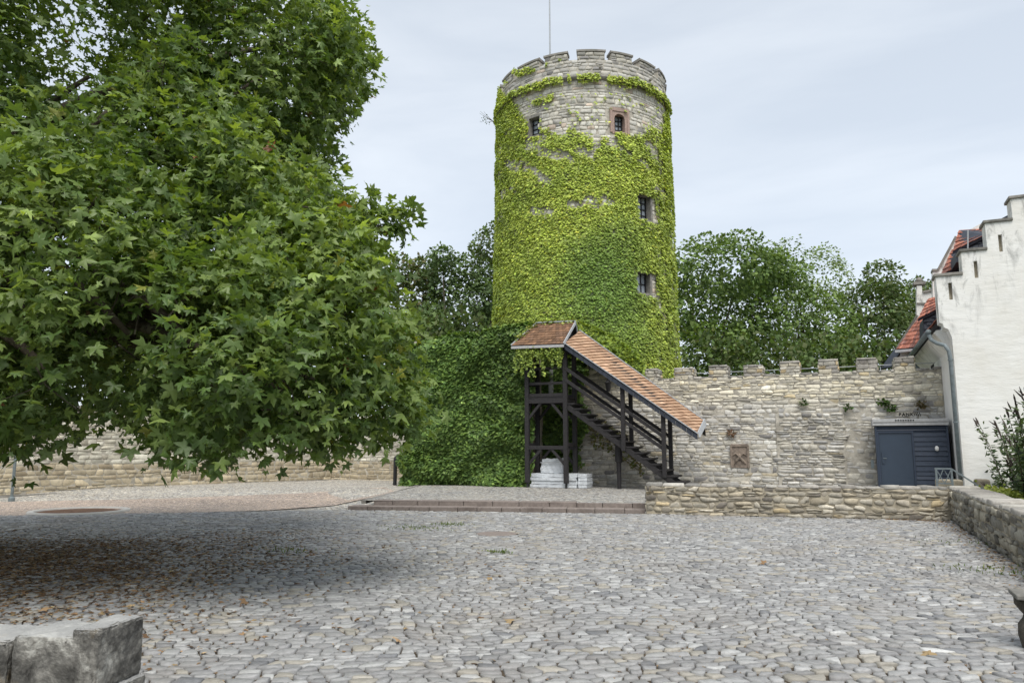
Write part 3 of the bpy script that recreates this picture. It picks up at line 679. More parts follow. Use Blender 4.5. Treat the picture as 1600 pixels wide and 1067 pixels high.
# windows
def tpt(a, z, r): return np.array([TC[0]+r*math.cos(a), TC[1]+r*math.sin(a), z])
for a, hw_, z0, z1, kd in wins:
    R0 = float(TR(z0)); w = thing_w = MB()
    rad = np.array([math.cos(a), math.sin(a), 0]); tan = np.array([-math.sin(a), math.cos(a), 0]); half = hw_*R0
    O = tpt(a, 0, R0); up = np.array([0, 0, 1.0])
    def P(t, z, d): return O+tan*t+rad*d+up*z
    def qbox(m, t0, t1, za, zb, d0, d1):
        return m.add([P(t0,za,d0),P(t1,za,d0),P(t1,za,d1),P(t0,za,d1),P(t0,zb,d0),P(t1,zb,d0),P(t1,zb,d1),P(t0,zb,d1)], [(0,3,2,1),(4,5,6,7),(0,1,5,4),(1,2,6,5),(2,3,7,6),(3,0,4,7)])
    m = MB(); th_ = .10
    qbox(m, -half-th_, -half, z0-th_, z1+th_, -.5, .015); qbox(m, half, half+th_, z0-th_, z1+th_, -.5, .015)
    qbox(m, -half, half, z1, z1+th_, -.5, .012); qbox(m, -half, half, z0-th_, z0, -.5, .05)
    fr = m.build('window_surround', M['frame_stone'] if kd == 'arch' else M['coping'], tw)
    if kd == 'arch':
        m = MB(); qbox(m, -half-.2, -half-.1, z0-.05, z1+.22, -.1, .045); qbox(m, half+.1, half+.2, z0-.05, z1+.22, -.1, .045); qbox(m, -half-.1, half+.1, z1+.1, z1+.25, -.1, .045)
        for s in (-1, 1):                              # arch spandrels
            pts_ = [P(s*half, z1, -.06), P(s*half, z1-.22, -.06), P(s*half*.85, z1-.1, -.06), P(s*half*.5, z1-.03, -.06), P(0, z1, -.06)]
            m.prism(pts_, rad*.07)
        m.build('sandstone_frame', M['frame_stone'], fr)
    g = MB(); qbox(g, -half, half, z0, z1, -.34, -.32); gl = g.build('window_pane', M['glass'], fr)
    b = MB(); nb = 1 if kd in ('slit',) else 2
    for i in range(1, nb+1):
        t = -half+2*half*i/(nb+1); qbox(b, t-.016, t+.016, z0, z1, -.31, -.27)
    nh = 4 if kd != 'wide' else 2
    for i in range(nh+1):
        zc = z0+(z1-z0)*i/nh; qbox(b, -half, half, zc-.016, zc+.016, -.31, -.268)
    qbox(b, -half, -half+.04, z0, z1, -.312, -.26); qbox(b, half-.04, half, z0, z1, -.312, -.26)
    b.build('window_bars', M['iron'], fr)
fp = thing('flagpole', 'slender grey flagpole rising from the top of the round tower', 'flagpole'); q = VD(859, 40, 31.5); based(fp, (q[0], q[1], 17.1))
MB().tube([(q[0], q[1], 16.9), (q[0], q[1], 21.0), (q[0], q[1], 25.0)], [.045, .035, .02], 8).build('pole', M['zinc'], fp)
q = tpt(-1.06, 17.32, 4.06); MB().tube([q, q+np.array([.05, -.18, -.03])], .06, 8).build('water_spout', M['coping'], tw)
q = tpt(-.45, 17.25, 4.06); MB().tube([q, q+np.array([.12, -.15, -.03])], .06, 8).build('water_spout', M['coping'], tw)
# ---- ivy on the tower
rng = np.random.default_rng(400)
n = 130000; a = rng.uniform(-2.95, .25, n); z = rng.uniform(.5, 18.2, n)
phi = np.degrees(a+1.265)
zb = np.interp(phi, [-95, -75, -60, -45, -33, -20, -5, 10, 22, 33, 45, 60, 75, 90], [18.2, 18.0, 17.1, 16.6, 15.4, 14.75, 14.9, 14.6, 14.7, 14.4, 15.2, 16.0, 17.0, 17.0])
s1 = SN(41, 2, .8); s2 = SN(42, 2, 2.2); s3 = SN(43, 2, 5.0)
u = a*4; nzv = s1(u, z)*.5+s2(u, z)*.35+s3(u, z)*.3
dz_ = zb-z
dens = np.clip((dz_+.15+nzv*.8)/.5, 0, 1)
hole = (z > 10.6) & (z < 15.5) & ((s2(u*1.1+5, z*1.6)+.6*s3(u, z*1.3)) > .70-.05*(z-10.6))
dens *= np.where(hole, .12, 1)
strip = (phi > 66) & (z < 12) & (s2(u*.7, z*.8) > -.3); dens *= np.where(strip, .25, 1)
rstrip = (phi > 45) & (phi < 62) & (z > 5) & (s3(u*1.5, z*.5) > .55); dens *= np.where(rstrip, .2, 1)
fringe = (abs(z-16.92+.08*s2(u, z)) < .15) & ((phi < -14) | (phi > 22) | (s3(u, z*0) > .2)); dens = np.where(fringe, .95, dens)
pfr = (z > 17.1) & (phi < -12) & (phi > -60) & (s2(u*1.3, z*2) > .55); dens = np.where(pfr, .8, dens)
pat = (abs(z-16.2) < .14) & (abs(phi+24) < 7); dens = np.where(pat, .9, dens)
vine = (z > zb) & (z < 16.9) & (abs(s3(u*.8, z*1.5)) < .03); dens = np.where(vine, np.maximum(dens, .5), dens)
for w0, hw_, z0, z1, kd in wins:
    tp = .08 if kd in ('arch',) else .0
    dens *= ~((abs(a-w0) < hw_+tp*.6+.004) & (z > z0-.02) & (z < z1+tp+.02))
    if kd in ('tall', 'wide'): dens *= ~((a > w0) & (a < w0+hw_+.075) & (z > z0-.1) & (z < z1))
keep = rng.random(n) < dens; a = a[keep]; z = z[keep]; phi = phi[keep]; u = u[keep]; n = len(a)
bul = .07+.035*s2(u, z*1.2)+.04*rng.random(n)+np.where((z > 16.8) & (z < 17.15), .08, 0)
Rv = TR(z)+np.clip(bul, .03, .4)
pos = np.stack([TC[0]+Rv*np.cos(a), TC[1]+Rv*np.sin(a), z], 1); nrm = np.stack([np.cos(a), np.sin(a), 0*a], 1)
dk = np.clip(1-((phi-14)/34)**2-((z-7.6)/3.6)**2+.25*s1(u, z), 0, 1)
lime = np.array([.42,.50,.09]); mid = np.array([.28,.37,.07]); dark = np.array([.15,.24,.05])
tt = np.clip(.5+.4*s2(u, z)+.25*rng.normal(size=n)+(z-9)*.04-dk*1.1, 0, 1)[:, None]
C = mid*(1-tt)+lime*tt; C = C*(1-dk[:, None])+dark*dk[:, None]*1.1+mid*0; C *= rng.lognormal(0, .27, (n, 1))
ye = rng.random(n) < .05; C[ye] = C[ye]*np.array([1.35,1.15,.9])
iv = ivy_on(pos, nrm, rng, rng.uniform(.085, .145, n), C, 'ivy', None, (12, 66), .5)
tag(iv, 'lime green ivy covering the round tower from base to below its battlements', 'ivy')
# dry twig sprouting beside the parapet
q = tpt(-1.265-1.5, 16.9, 4.2); tw2 = thing('twig_plant', 'thin twiggy sprout sticking out of the left edge of the tower', 'plant'); based(tw2, q)
m = MB()
for i in range(6):
    d = np.array(RT)*-.5+np.array([0, 0, .35])+rng.normal(0, .18, 3); m.tube([q, q+d*.5, q+d*.9+np.array([0, 0, .05])], [.012, .008, .004], 5)
m.build('stem', M['bark'], tw2)
pz = q+np.array(RT)*-.35+rng.normal(0, .14, (26, 3)); scatter('foliage', FVt, FFt, pz, frames(rng.normal(size=(26, 3)), rng.normal(size=(26, 3))), rng.uniform(.05, .1, 26), palette(26, rng, GR, [1, 1, 1]), M['leaf_far'], tw2)
# ================================================================ IVY-CLAD WALL left of the stair
iw = thing('ivy_covered_wall', 'high wall completely wrapped in dark green ivy left of the stair tower', 'wall')
based(iw, (-12.5, 24.8, .3))
MB().box(-14.9, -10.15, 24.75, 26.15, -.3, 5.55).build('wall_core', M['mortar'], iw)
def clad(n, seed, x0, x1, yf, z0, z1f, bulge, cols, size, name='ivy', parent=None, dens=None, tilt=(10, 70), spread=.8):
    rng = np.random.default_rng(seed); x = rng.uniform(x0, x1, n); zt = z1f(x); z = z0+(zt-z0)*rng.random(n)**.95
    b1 = SN(seed+1, 2, 1.3); b2 = SN(seed+2, 2, 3.6)
    b = bulge*(.6+.55*b1(x, z)+.45*b2(x, z)); b = np.clip(b, 0, None)+np.clip(1.2-z, 0, 1)*.25*(z0 < 1)
    edge = np.clip((zt-z)/.35, 0, 1); b = b*np.sqrt(edge)
    y = yf-b-rng.random(n)*.10
    k = np.ones(n, bool) if dens is None else rng.random(n) < dens(x, z)
    x, y, z = x[k], y[k], z[k]; n = len(x)
    nr = np.stack([b1(x+.1, z)-b1(x-.1, z), -np.ones(n)*1.0, (b2(x, z+.1)-b2(x, z-.1))*-.8+.25], 1)+rng.normal(0, .25, (n, 3)); nr /= np.linalg.norm(nr, axis=1, keepdims=True)
    C = palette(n, rng, cols, [1]*len(cols), .24)*(1+.22*b1(x*.6, z*.6)[:, None])
    return ivy_on(np.stack([x, y, z], 1), nr, rng, rng.uniform(size[0], size[1], n), np.clip(C, .01, .6), name, parent, tilt, spread)
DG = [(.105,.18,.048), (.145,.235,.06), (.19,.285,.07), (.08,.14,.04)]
zf = lambda x: np.interp(x, [-15.3, -14.7, -13.4, -12.1, -11.9, -10], [5.3, 5.62, 5.78, 5.7, 5.9, 5.95])
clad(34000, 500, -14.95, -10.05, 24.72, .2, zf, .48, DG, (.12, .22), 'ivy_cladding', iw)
# top and left return of the cladding
rng = np.random.default_rng(520); n = 7000; x = rng.uniform(-15.2, -10, n); y = rng.uniform(24.5, 26.3, n); z = zf(x)+.05*rng.random(n)+.06*SN(5, 2, 2)(x, y)
ivy_on(np.stack([x, y, z], 1), np.tile([0, -.4, 1.0], (n, 1))+rng.normal(0, .3, (n, 3)), rng, rng.uniform(.12, .2, n), palette(n, rng, DG+[(.12,.19,.04)], [1]*5, .2), 'ivy_cladding', iw)
n = 9000; y = rng.uniform(24.3, 26.4, n); z = rng.uniform(0.1, 5.5, n); x = -14.9-.15*rng.random(n)-.15*SN(6, 2, 2)(y, z)
ivy_on(np.stack([x, y, z], 1), np.tile([-1.0, -.2, .1], (n, 1)), rng, rng.uniform(.12, .2, n), palette(n, rng, DG, [1]*4, .2), 'ivy_cladding', iw)
# ivy behind the landing and on the rising wall head
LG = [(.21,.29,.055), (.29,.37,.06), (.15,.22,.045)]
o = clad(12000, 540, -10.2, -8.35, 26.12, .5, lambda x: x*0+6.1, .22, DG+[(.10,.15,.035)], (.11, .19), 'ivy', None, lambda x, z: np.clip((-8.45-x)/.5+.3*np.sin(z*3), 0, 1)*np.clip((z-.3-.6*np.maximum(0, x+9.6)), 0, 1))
tag(o, 'shaded ivy on the wall behind the posts of the stair landing', 'ivy')
zf2 = lambda x: np.interp(x, [-10.3, -9.0, -8.3, -7.6, -7.0, -6.3], [6.25, 6.3, 6.0, 5.65, 5.2, 4.5])
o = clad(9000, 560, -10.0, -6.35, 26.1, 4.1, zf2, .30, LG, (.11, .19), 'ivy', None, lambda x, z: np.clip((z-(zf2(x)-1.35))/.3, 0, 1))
tag(o, 'bright ivy cushion draped over the sloping wall head beside stair roof', 'ivy')
rng = np.random.default_rng(570); n = 3500; x = rng.uniform(-9.6, -6.6, n); y = rng.uniform(26.0, 27.0, n); z = zf2(x)+.02
tag(ivy_on(np.stack([x, y, z], 1), np.tile([.2, -.5, 1.0], (n, 1))+rng.normal(0, .3, (n, 3)), rng, rng.uniform(.11, .18, n), palette(n, rng, LG, [1]*3, .2), 'ivy_cladding', o))
# thin brown-green creepers running down the wall under the stair
cm = thing('creeper', 'thin creeper stems with sparse leaves on the wall under the stair', 'creeper'); based(cm, (-8, 26.1, 1.5)); m = MB(); lp = []
for i in range(9):
    p = np.array([-8.7+.1*i*.3, 26.1, 2.75-.12*i]); pts_ = [p]
    for k in range(7): p = p+np.array([.22+rng.random()*.1, 0, -.07*k*.5-rng.random()*.08]); pts_.append(np.array([p[0], 26.08, p[2]])); lp += [pts_[-1]+rng.normal(0, .05, 3) for _ in range(7)]
    m.tube(pts_, .01, 4)
m.build('stem', M['bark'], cm); lp = np.array(lp); lp[:, 1] = 26.09; n = len(lp)
ivy_on(lp, np.tile([0, -1.0, 0], (n, 1)), rng, rng.uniform(.06, .12, n), palette(n, rng, [(.10,.12,.03), (.14,.12,.05)], [1, 1]), 'foliage', cm)
# ================================================================ COVERED STAIR
cs = thing('covered_staircase', 'black timber outdoor staircase with landing under a tiled roof', 'staircase'); based(cs, (-8.5, 24.4, .3))
YF, YB = 24.0, 24.95; XL, XR = -10.0, -8.58; TB = .15
def post(x, y, z0, z1, w=TB, name='post'): return MB().box(x-w/2, x+w/2, y-w/2, y+w/2, z0, z1).build(name, M['wood'], cs, bevel=.012)
for x in (XL, XR):
    post(x, YF, .42, 5.05); post(x, YB, .42, 5.15)
    for y in (YF, YB): MB().box(x-.03, x+.03, y-.03, y+.03, .22, .42).build('post_foot', M['iron'], cs)
def beam(a, b, w=.11, h=.13, name='beam'): return MB().bar(a, b, w, h).build(name, M['wood'], cs, bevel=.008)
for y in (YF, YB):
    beam((XL, y, 3.22), (XR, y, 3.22), .12, .16); beam((XL, y, 3.42), (XR, y, 3.42), .05, .12, 'landing_board'); beam((XL, y, 1.62), (XR, y, 1.62), .10, .13)
    for z0, zt in ((3.16, 2.62), (1.57, 1.06)):
        beam((XL+.06, y, zt), (XL+.52, y, z0), .07, .09, 'brace'); beam((XR-.06, y, zt), (XR-.52, y, z0), .07, .09, 'brace')
    beam((XL, y, 5.0), (XR, y, 5.0), .12, .14); 
for x in (XL, XR):
    beam((x, YF, 3.22), (x, YB, 3.22)); beam((x, YF, 1.72), (x, YB, 1.72)); beam((x, YF+.05, 2.75), (x, YF+.4, 3.18), .06, .08, 'brace'); beam((x, YF+.05, 1.2), (x, YF+.4, 1.68), .06, .08, 'brace'); beam((x, YF, 5.05), (x, YB, 5.05))
for i in range(7): MB().box(XL-.05, XR+.05, YF-.02+i*.14, YF+.11+i*.14, 3.31, 3.35).build('floor_board', M['wood'], cs)
beam((XL, YF, 4.36), (XR, YF, 4.36), .06, .09, 'rail'); beam((XL, YF, 3.83), (XR, YF, 3.83), .06, .09, 'rail'); beam((XL, YF, 4.36), (XL, YB, 4.36), .06, .09, 'rail'); beam((XL, YF, 3.83), (XL, YB, 3.83), .06, .09, 'rail')
# flight
S0 = np.array([-8.52, 3.12]); S1 = np.array([-4.62, .36]); sl_ = (S1-S0)
for y in (YF+.02, YB-.02): beam((S0[0], y, S0[1]-.11), (S1[0], y, S1[1]-.11), .07, .17, 'stringer')
NS = 15
for i in range(NS):
    t = (i+.5)/NS; x = S0[0]+sl_[0]*t; z = S0[1]+sl_[1]*t+.05
    MB().box(x-.16, x+.15, YF-.03, YB+.02, z, z+.05).build('tread', M['wood'], cs, bevel=.006)
    for y in (YF+.0, YB-.05): MB().prism([(x-.15, y, z-.003), (x+.13, y, z-.003), (x-.13, y, z-.10)], (0, .05, 0)).build('tread_cleat', M['wood'], cs)
def onrake(px_, y, dz): t = (px_-S0[0])/sl_[0]; return S0[1]+sl_[1]*t+dz
for y in (YF-.06, YB+.06):
    for dz in (1.18, .78):
        beam((XR, y, onrake(XR, y, dz)), (-5.25, y, onrake(-5.25, y, dz)), .05, .11, 'handrail')
for x in (-6.55, -5.22):
    for y in (YF-.06, YB+.02):
        zt = 5.15-(x+8.5)*.708-.12+(.0); post(x, y, onrake(x, y, -.22 if x < -6 else -.12), zt, .13)
q = VY(967, 757, 24.4); q2 = VY(967, 690, 24.4)
MB().tube([(q[0], 24.45, .24), (q[0], 24.45, 1.1), (q[0], 24.45, 1.15), (q[0], 24.45, q2[2]+.25)], [.07, .085, .13, .13], 8).build('support_post', M['wood'], cs)
MB().box(q[0]-.22, q[0]+.22, YF+.05, YB-.05, q2[2]+.02, q2[2]+.14).build('support_head', M['wood'], cs)
# tiled roofs
def tile_quad(p00, p10, p11, p01, rows, cols, colors, seed, mt, name, parent, lift=.035, stag=True, over=.25, var=.12):
    """p00-p10 lower edge, p01-p11 upper edge; each tile is a tilted shingle with its own depth."""
    r = np.random.default_rng(seed); V = []; F = []; C = []
    p00, p10, p11, p01 = [np.array(p, float) for p in (p00, p10, p11, p01)]
    nrm = np.cross(p10-p00, p01-p00); nrm /= np.linalg.norm(nrm)
    if nrm[2] < 0: nrm = -nrm
    def P(s, t): return (p00*(1-s)+p10*s)*(1-t)+(p01*(1-s)+p11*s)*t
    for j in range(rows):
        off = .5*(j % 2) if stag else 0
        for i in range(-1, cols+1):
            s0 = (i+off)/cols; s1 = (i+1+off)/cols; s0 = max(0, s0)+.0; s1 = min(1, s1)
            if s1-s0 < .15/cols: continue
            g = .04/cols; s0 += g; s1 -= g; t0 = j/rows; t1 = min(1, (j+1+over)/rows)
            dl = lift*r.uniform(.8, 1.25); th_ = lift*.45
            a, b, c_, d = P(s0, t0)+nrm*dl, P(s1, t0)+nrm*dl*r.uniform(.9, 1.1), P(s1, t1)+nrm*.006, P(s0, t1)+nrm*.006
            lo = [a-nrm*th_, b-nrm*th_]; n = len(V); V += [a, b, c_, d]+lo; F += [(n, n+1, n+2, n+3), (n+4, n+5, n+1, n), (n, n+3, n+4), (n+1, n+5, n+2)]
            cc = np.array(colors[r.integers(len(colors))])*r.lognormal(0, var); C += [cc]*6
    return mesh(name, V, F, M[mt], parent, col=np.array(C))
eL, eR, rL, rR = VY(882, 537, 23.72), VY(1090, 678, 23.72), VY(905, 517, 24.475), VY(1100, 658, 24.475)
OR = [(.42,.275,.18), (.48,.32,.215), (.37,.235,.155)]
def strip_roof():
    r = np.random.default_rng(600); g = MB(); V = []; F = []; C = []
    def E(p): return eL*(1-p)+eR*p
    def Rr(p): return rL*(1-p)+rR*p
    nrm = np.cross(eR-eL, rL-eL); nrm /= np.linalg.norm(nrm); nrm = nrm if nrm[2] > 0 else -nrm
    nr = 33; sh = .125; acr = 5
    for j in range(-5, nr+1):
        p0 = j/nr; p1 = (j+1.0)/nr
        for i in range(acr):
            s0 = i/acr+.004; s1 = (i+1)/acr-.004
            def Q(p, s): pp = min(1, max(0, p+sh*s)); return E(pp)*(1-s)+Rr(pp)*s
            jj = r.uniform(-.002, .002)
            up0, up1, lo0, lo1 = Q(p0-.004, s0), Q(p0-.004, s1), Q(p1+jj, s0), Q(p1+jj, s1)
            if np.linalg.norm(up0-lo0)+np.linalg.norm(up1-lo1) < .05: continue
            th_ = .05*r.uniform(.85, 1.15); a, b = lo0+nrm*th_, lo1+nrm*th_; c_, d = up1+nrm*.008, up0+nrm*.008
            n = len(V); V += [a, b, c_, d, lo0+nrm*.0, lo1+nrm*.0]; F += [(n, n+1, n+2, n+3), (n+4, n+5, n+1, n), (n, n+3, n+4), (n+1, n+5, n+2)]
            cc = np.array(OR[r.integers(3)])*r.lognormal(0, .1); C += [cc]*6
    o = mesh('roof_tiles', V, F, M['tile_orange'], cs, col=np.array(C)); tag(o, kind='stuff')
    return nrm
nrm = strip_roof()
def deck(pts, off, name='roof_deck', mt='wood'): return MB().prism(pts, off).build(name, M[mt], cs)
deck([eL-nrm*.01, eR-nrm*.01, rR-nrm*.01, rL-nrm*.01], -nrm*.04)
bk = lambda p: np.array([p[0], 2*24.475-p[1], p[2]])
deck([bk(eL)+np.array([0,0,-.0]), rL+np.array([0, .012, -.0]), rR+np.array([0, .012, 0]), bk(eR)], np.array([0, .0, -.05]))
tile_quad(bk(eR), bk(eL), rL+np.array([0,.01,0]), rR+np.array([0,.01,0]), 6, 26, OR, 602, 'tile_orange', 'roof_tiles', cs)['kind'] = 'stuff'
# dark scalloped barge boarding below the near eave
nb = 26
for i in range(nb):
    a = eL*(1-i/nb)+eR*(i/nb); b = eL*(1-(i+.94)/nb)+eR*((i+.94)/nb); dz = np.array([0, 0, -.19])
    MB().prism([a+(0,0,-.02), b+(0,0,-.02), b+dz, a+dz], (0, .025, 0)).build('eave_board', M['slate'], cs)
for p, q in ((eL+nrm*.03, eR+nrm*.03), (rL+nrm*.05, rR+nrm*.05)): MB().bar(p, q, .035, .03).build('metal_flashing', M['zinc'], cs)
MB().prism([eR+np.array([0,-.02,.07]), rR+np.array([0,0,.09]), rR+np.array([.05,0,-.12]), eR+np.array([.05,-.02,-.10])], (.025, 0, 0)).build('metal_flashing', M['zinc'], cs)
# landing roof
g0, g1, h0, h1 = VY(799, 540, 23.6), VY(881, 537, 23.6), VY(838, 506, 24.475), VY(905, 503, 24.475)
h1 = np.array([g1[0]+.14, h1[1], h1[2]]); 
BR = [(.20,.12,.075), (.24,.14,.085), (.17,.105,.07)]
tile_quad(g0, g1, h1, h0, 9, 13, BR, 610, 'tile_brown', 'roof_shingles', cs, .025)['kind'] = 'stuff'
dn = np.array([0, 0, -.05]); deck([g0, g1, h1, h0], dn)
bk2 = lambda p: np.array([p[0], 2*24.475-p[1], p[2]])
deck([bk2(g0), bk2(g1), h1+np.array([0, .012, 0]), h0+np.array([0, .012, 0])], dn); tile_quad(bk2(g1), bk2(g0), h0+np.array([0,.01,0]), h1+np.array([0,.01,0]), 9, 13, BR, 611, 'tile_brown', 'roof_shingles', cs, .025)['kind'] = 'stuff'
for p, q in ((g1, h1), (g0, h0), (bk2(g1), h1), (bk2(g0), h0)): MB().bar(p+np.array([.0, 0, .0]), q+np.array([.0, 0, .0]), .035, .09).build('barge_board', M['zinc'], cs)
MB().bar(g0+np.array([0, 0, -.07]), g1+np.array([0, 0, -.07]), .04, .09).build('eave_fascia', M['grey_board'], cs)
MB().bar(h0+np.array([0, 0, .04]), h1+np.array([0, 0, .04]), .12, .04).build('ridge_cap', M['zinc'], cs)
# gable infill on the right
MB().prism([g1+np.array([-.06, .15, -.02]), bk2(g1)+np.array([-.06, -.15, -.02]), h1+np.array([-.2, 0, -.08])], (-.03, 0, 0)).build('gable_board', M['wood'], cs)
# ivy hanging under and over the landing roof
rng = np.random.default_rng(620); P_ = []; 
for i in range(62):
    x = rng.uniform(g0[0]+.1, g1[0]-.15); y = 23.66+rng.random()*.18; ln_ = rng.uniform(.25, 1.05)*(1.0 if x < -9.2 else .8)
    zt = 5.12
    for t in np.arange(0, ln_, .028): P_.append((x+.06*math.sin(t*5+i)+rng.normal(0, .018), y+rng.normal(0, .03), zt-t))
for x in np.arange(g0[0]+.2, g1[0]-.2, .012):
    for k in range(2): P_.append((x, 23.62+rng.random()*.15, 5.12-rng.random()*.32))
P_ = np.array(P_); n = len(P_)
hv = ivy_on(P_, np.tile([0, -1.0, .1], (n, 1))+rng.normal(0, .4, (n, 3)), rng, rng.uniform(.05, .12, n), palette(n, rng, [(.26,.34,.07), (.34,.42,.08), (.16,.23,.05)], [1, 1, 1], .25), 'ivy', None)
tag(hv, 'pale green ivy tendrils hanging like a curtain from landing roof eave', 'ivy')
n = 1500; t = rng.random(n); sdx = rng.random(n); pos = np.where((sdx < .6)[:, None], h0+(h1-h0)*t[:, None], h0+(g0-h0)*(t[:, None]*.75)); pos = pos+rng.normal(0, .07, (n, 3))*np.array([1, 1, .4])+np.array([0, .12, .03])
tag(ivy_on(pos, np.tile([0, -.6, 1.0], (n, 1))+rng.normal(0, .4, (n, 3)), rng, rng.uniform(.07, .13, n), palette(n, rng, [(.25,.30,.06), (.32,.34,.08), (.16,.22,.05)], [1, 1, 1], .2), 'ivy', None), 'yellow green ivy fringe creeping over the ridge of the landing roof', 'ivy')
# pale stone jambs of the tower door behind the landing
dj = thing('stone_doorway', 'pale stone door jambs half hidden behind the stair landing', 'doorway'); based(dj, (-9.6, 26, 3.3))
q = VY(862, 590, 25.9); q2 = VY(830, 597, 25.9)
MB().box(q[0]-.07, q[0]+.09, 25.75, 26.0, 3.3, 4.5).build('jamb', M['coping'] if False else M['grey_board'], dj); MB().box(q2[0]-.12, q2[0]+.12, 25.75, 26.0, 3.5, 4.25).build('jamb', M['grey_board'], dj)
MB().box(q2[0]+.12, q[0]-.07, 25.9, 26.0, 3.3, 4.5).build('door_leaf', M['dark'], dj)
# wrapped material under the landing
pk = thing('wrapped_slab_stack', 'wide low stack of slabs wrapped in white plastic film under the landing', 'stack'); based(pk, (-9.1, 24.5, .3))
xa, xb = VY(829, 760, 24.12)[0], VY(901, 760, 24.12)[0]; rk = random.Random(4); z = .27
def crumple(o, s, f=6, lv=3):
    md = o.modifiers.new('sub', 'SUBSURF'); md.subdivision_type = 'SIMPLE'; md.levels = md.render_levels = lv
    tx = bpy.data.textures.new('crumple', 'CLOUDS'); tx.noise_scale = 1/f; dm = o.modifiers.new('crumple', 'DISPLACE'); dm.texture = tx; dm.strength = s; dm.texture_coords = 'GLOBAL'
for i in range(4):
    h = .105+rk.uniform(-.01, .015); o = MB().box(xa+rk.uniform(-.02, .03), xb+rk.uniform(-.03, .02), 24.13+rk.uniform(-.02, .02), 24.88, z, z+h).build('wrapped_slab', M['film'], pk); crumple(o, .035); 
    o2 = MB().box(xb+.03, xb+.36+rk.uniform(-.03, .03), 24.2, 24.8, z, z+h*.97).build('wrapped_slab', M['film'], pk); crumple(o2, .035); z += h+.012
bx = thing('wrapped_crate', 'square crate wrapped in silvery film standing on the slab stack', 'crate'); based(bx, (-9.2, 24.5, z))
x0, x1 = VY(847, 738, 24.3)[0], VY(878, 738, 24.3)[0]
o = MB().add([(x0-.03,24.25,z),(x1+.04,24.25,z),(x1+.04,24.75,z),(x0-.03,24.75,z),(x0+.02,24.27,z+.47),(x1,24.27,z+.5),(x1,24.75,z+.5),(x0+.02,24.75,z+.47)], [(0,3,2,1),(4,5,6,7),(0,1,5,4),(1,2,6,5),(2,3,7,6),(3,0,4,7)]).build('film_cover', M['film'], bx); crumple(o, .09, 5, 4)
MB().bar((x0-.02, 24.2, z+.36), (x1+.04, 24.2, z+.39), .01, .03).build('strap', M['zinc'], bx)
# ================================================================ SHED
sh = thing('shed', 'small dark blue boarded shed with a plain door against the wall', 'shed'); YS = 24.9; based(sh, (1.9, YS, .3))
SX0, SX1 = .95, 2.86; ZR = 2.26
MB().box(SX0+.02, SX1-.02, YS+.03, YW-.16, .3, ZR).build('shed_body', M['slate'], sh)
dx0, dx1 = VY(1374, 700, YS)[0], VY(1425, 700, YS)[0]
zb_ = .3
def boards(x0, x1, z0, z1, hgt, y=YS, seed=1):
    r = random.Random(seed); z = z0
    while z < z1-.02:
        h = min(hgt*r.uniform(.85, 1.15), z1-z); t = r.uniform(.0, .008)
        MB().add([(x0, y-.028-t, z+.004), (x1, y-.028-t, z+.004), (x1, y+.03, z+.004), (x0, y+.03, z+.004), (x0, y-.004, z+h), (x1, y-.004, z+h), (x1, y+.03, z+h), (x0, y+.03, z+h)], [(0,3,2,1),(4,5,6,7),(0,1,5,4),(1,2,6,5),(2,3,7,6),(3,0,4,7)]).build('board', M['navy'], sh)
        z += h
boards(SX0+.04, dx0-.06, zb_, 2.1, .10, seed=2); boards(dx1+.06, SX1-.05, zb_, 2.1, .135, seed=3); boards(SX0+.04, SX1-.05, 2.115, ZR-.01, .07, seed=4)
for x in (SX0+.02, SX1-.025): MB().box(x-.025, x+.025, YS-.05, YS+.04, .3, ZR).build('corner_trim', M['navy'], sh)
for a, b, c_, d in ((dx0-.055, dx0-.005, .3, 2.1), (dx1+.005, dx1+.055, .3, 2.1)): MB().box(a, b, YS-.06, YS+.03, c_, d).build('door_frame', M['navy'], sh)
MB().box(dx0-.055, dx1+.055, YS-.062, YS+.03, 2.05, 2.105).build('door_frame', M['navy'], sh)
dr = MB().box(dx0, dx1, YS-.025, YS+.02, .32, 2.045).build('door', M['navy_door'], sh)
MB().box(dx0+.05, dx0+.11, YS-.055, YS-.027, 1.15, 1.5).build('lock_plate', M['navy_door'], dr); MB().tube([(dx0+.08, YS-.06, 1.3), (dx0+.17, YS-.08, 1.3)], .012, 6).build('handle', M['grey_metal'], dr)
rf = MB().box(SX0-.06, SX1+.02, YS-.12, YW-.13, ZR+.004, ZR+.20).build('flat_roof', M['grey_board'], sh, bevel=.01)
MB().box(SX0-.04, SX1+.0, YS-.135, YS-.123, ZR+.10, ZR+.112).build('fascia_lip', M['coping'], rf)
q = VY(1463, 699, YS); lmp = MB().lathe((q[0], YS-.08, q[2]-.05), [(.0, -.05), (.05, -.03), (.055, .05), (.03, .09), (.0, .1)], 12).build('wall_lamp', M['white_lamp'], sh, smooth=True)
MB().box(q[0]-.03, q[0]+.03, YS-.05, YS-.01, q[2]-.1, q[2]+.05).build('lamp_mount', M['iron'], lmp)
MB().box(SX0-.16, SX0-.08, YS+.3, YS+.4, 1.0, 1.25).build('meter_box', M['grey_metal'], sh)
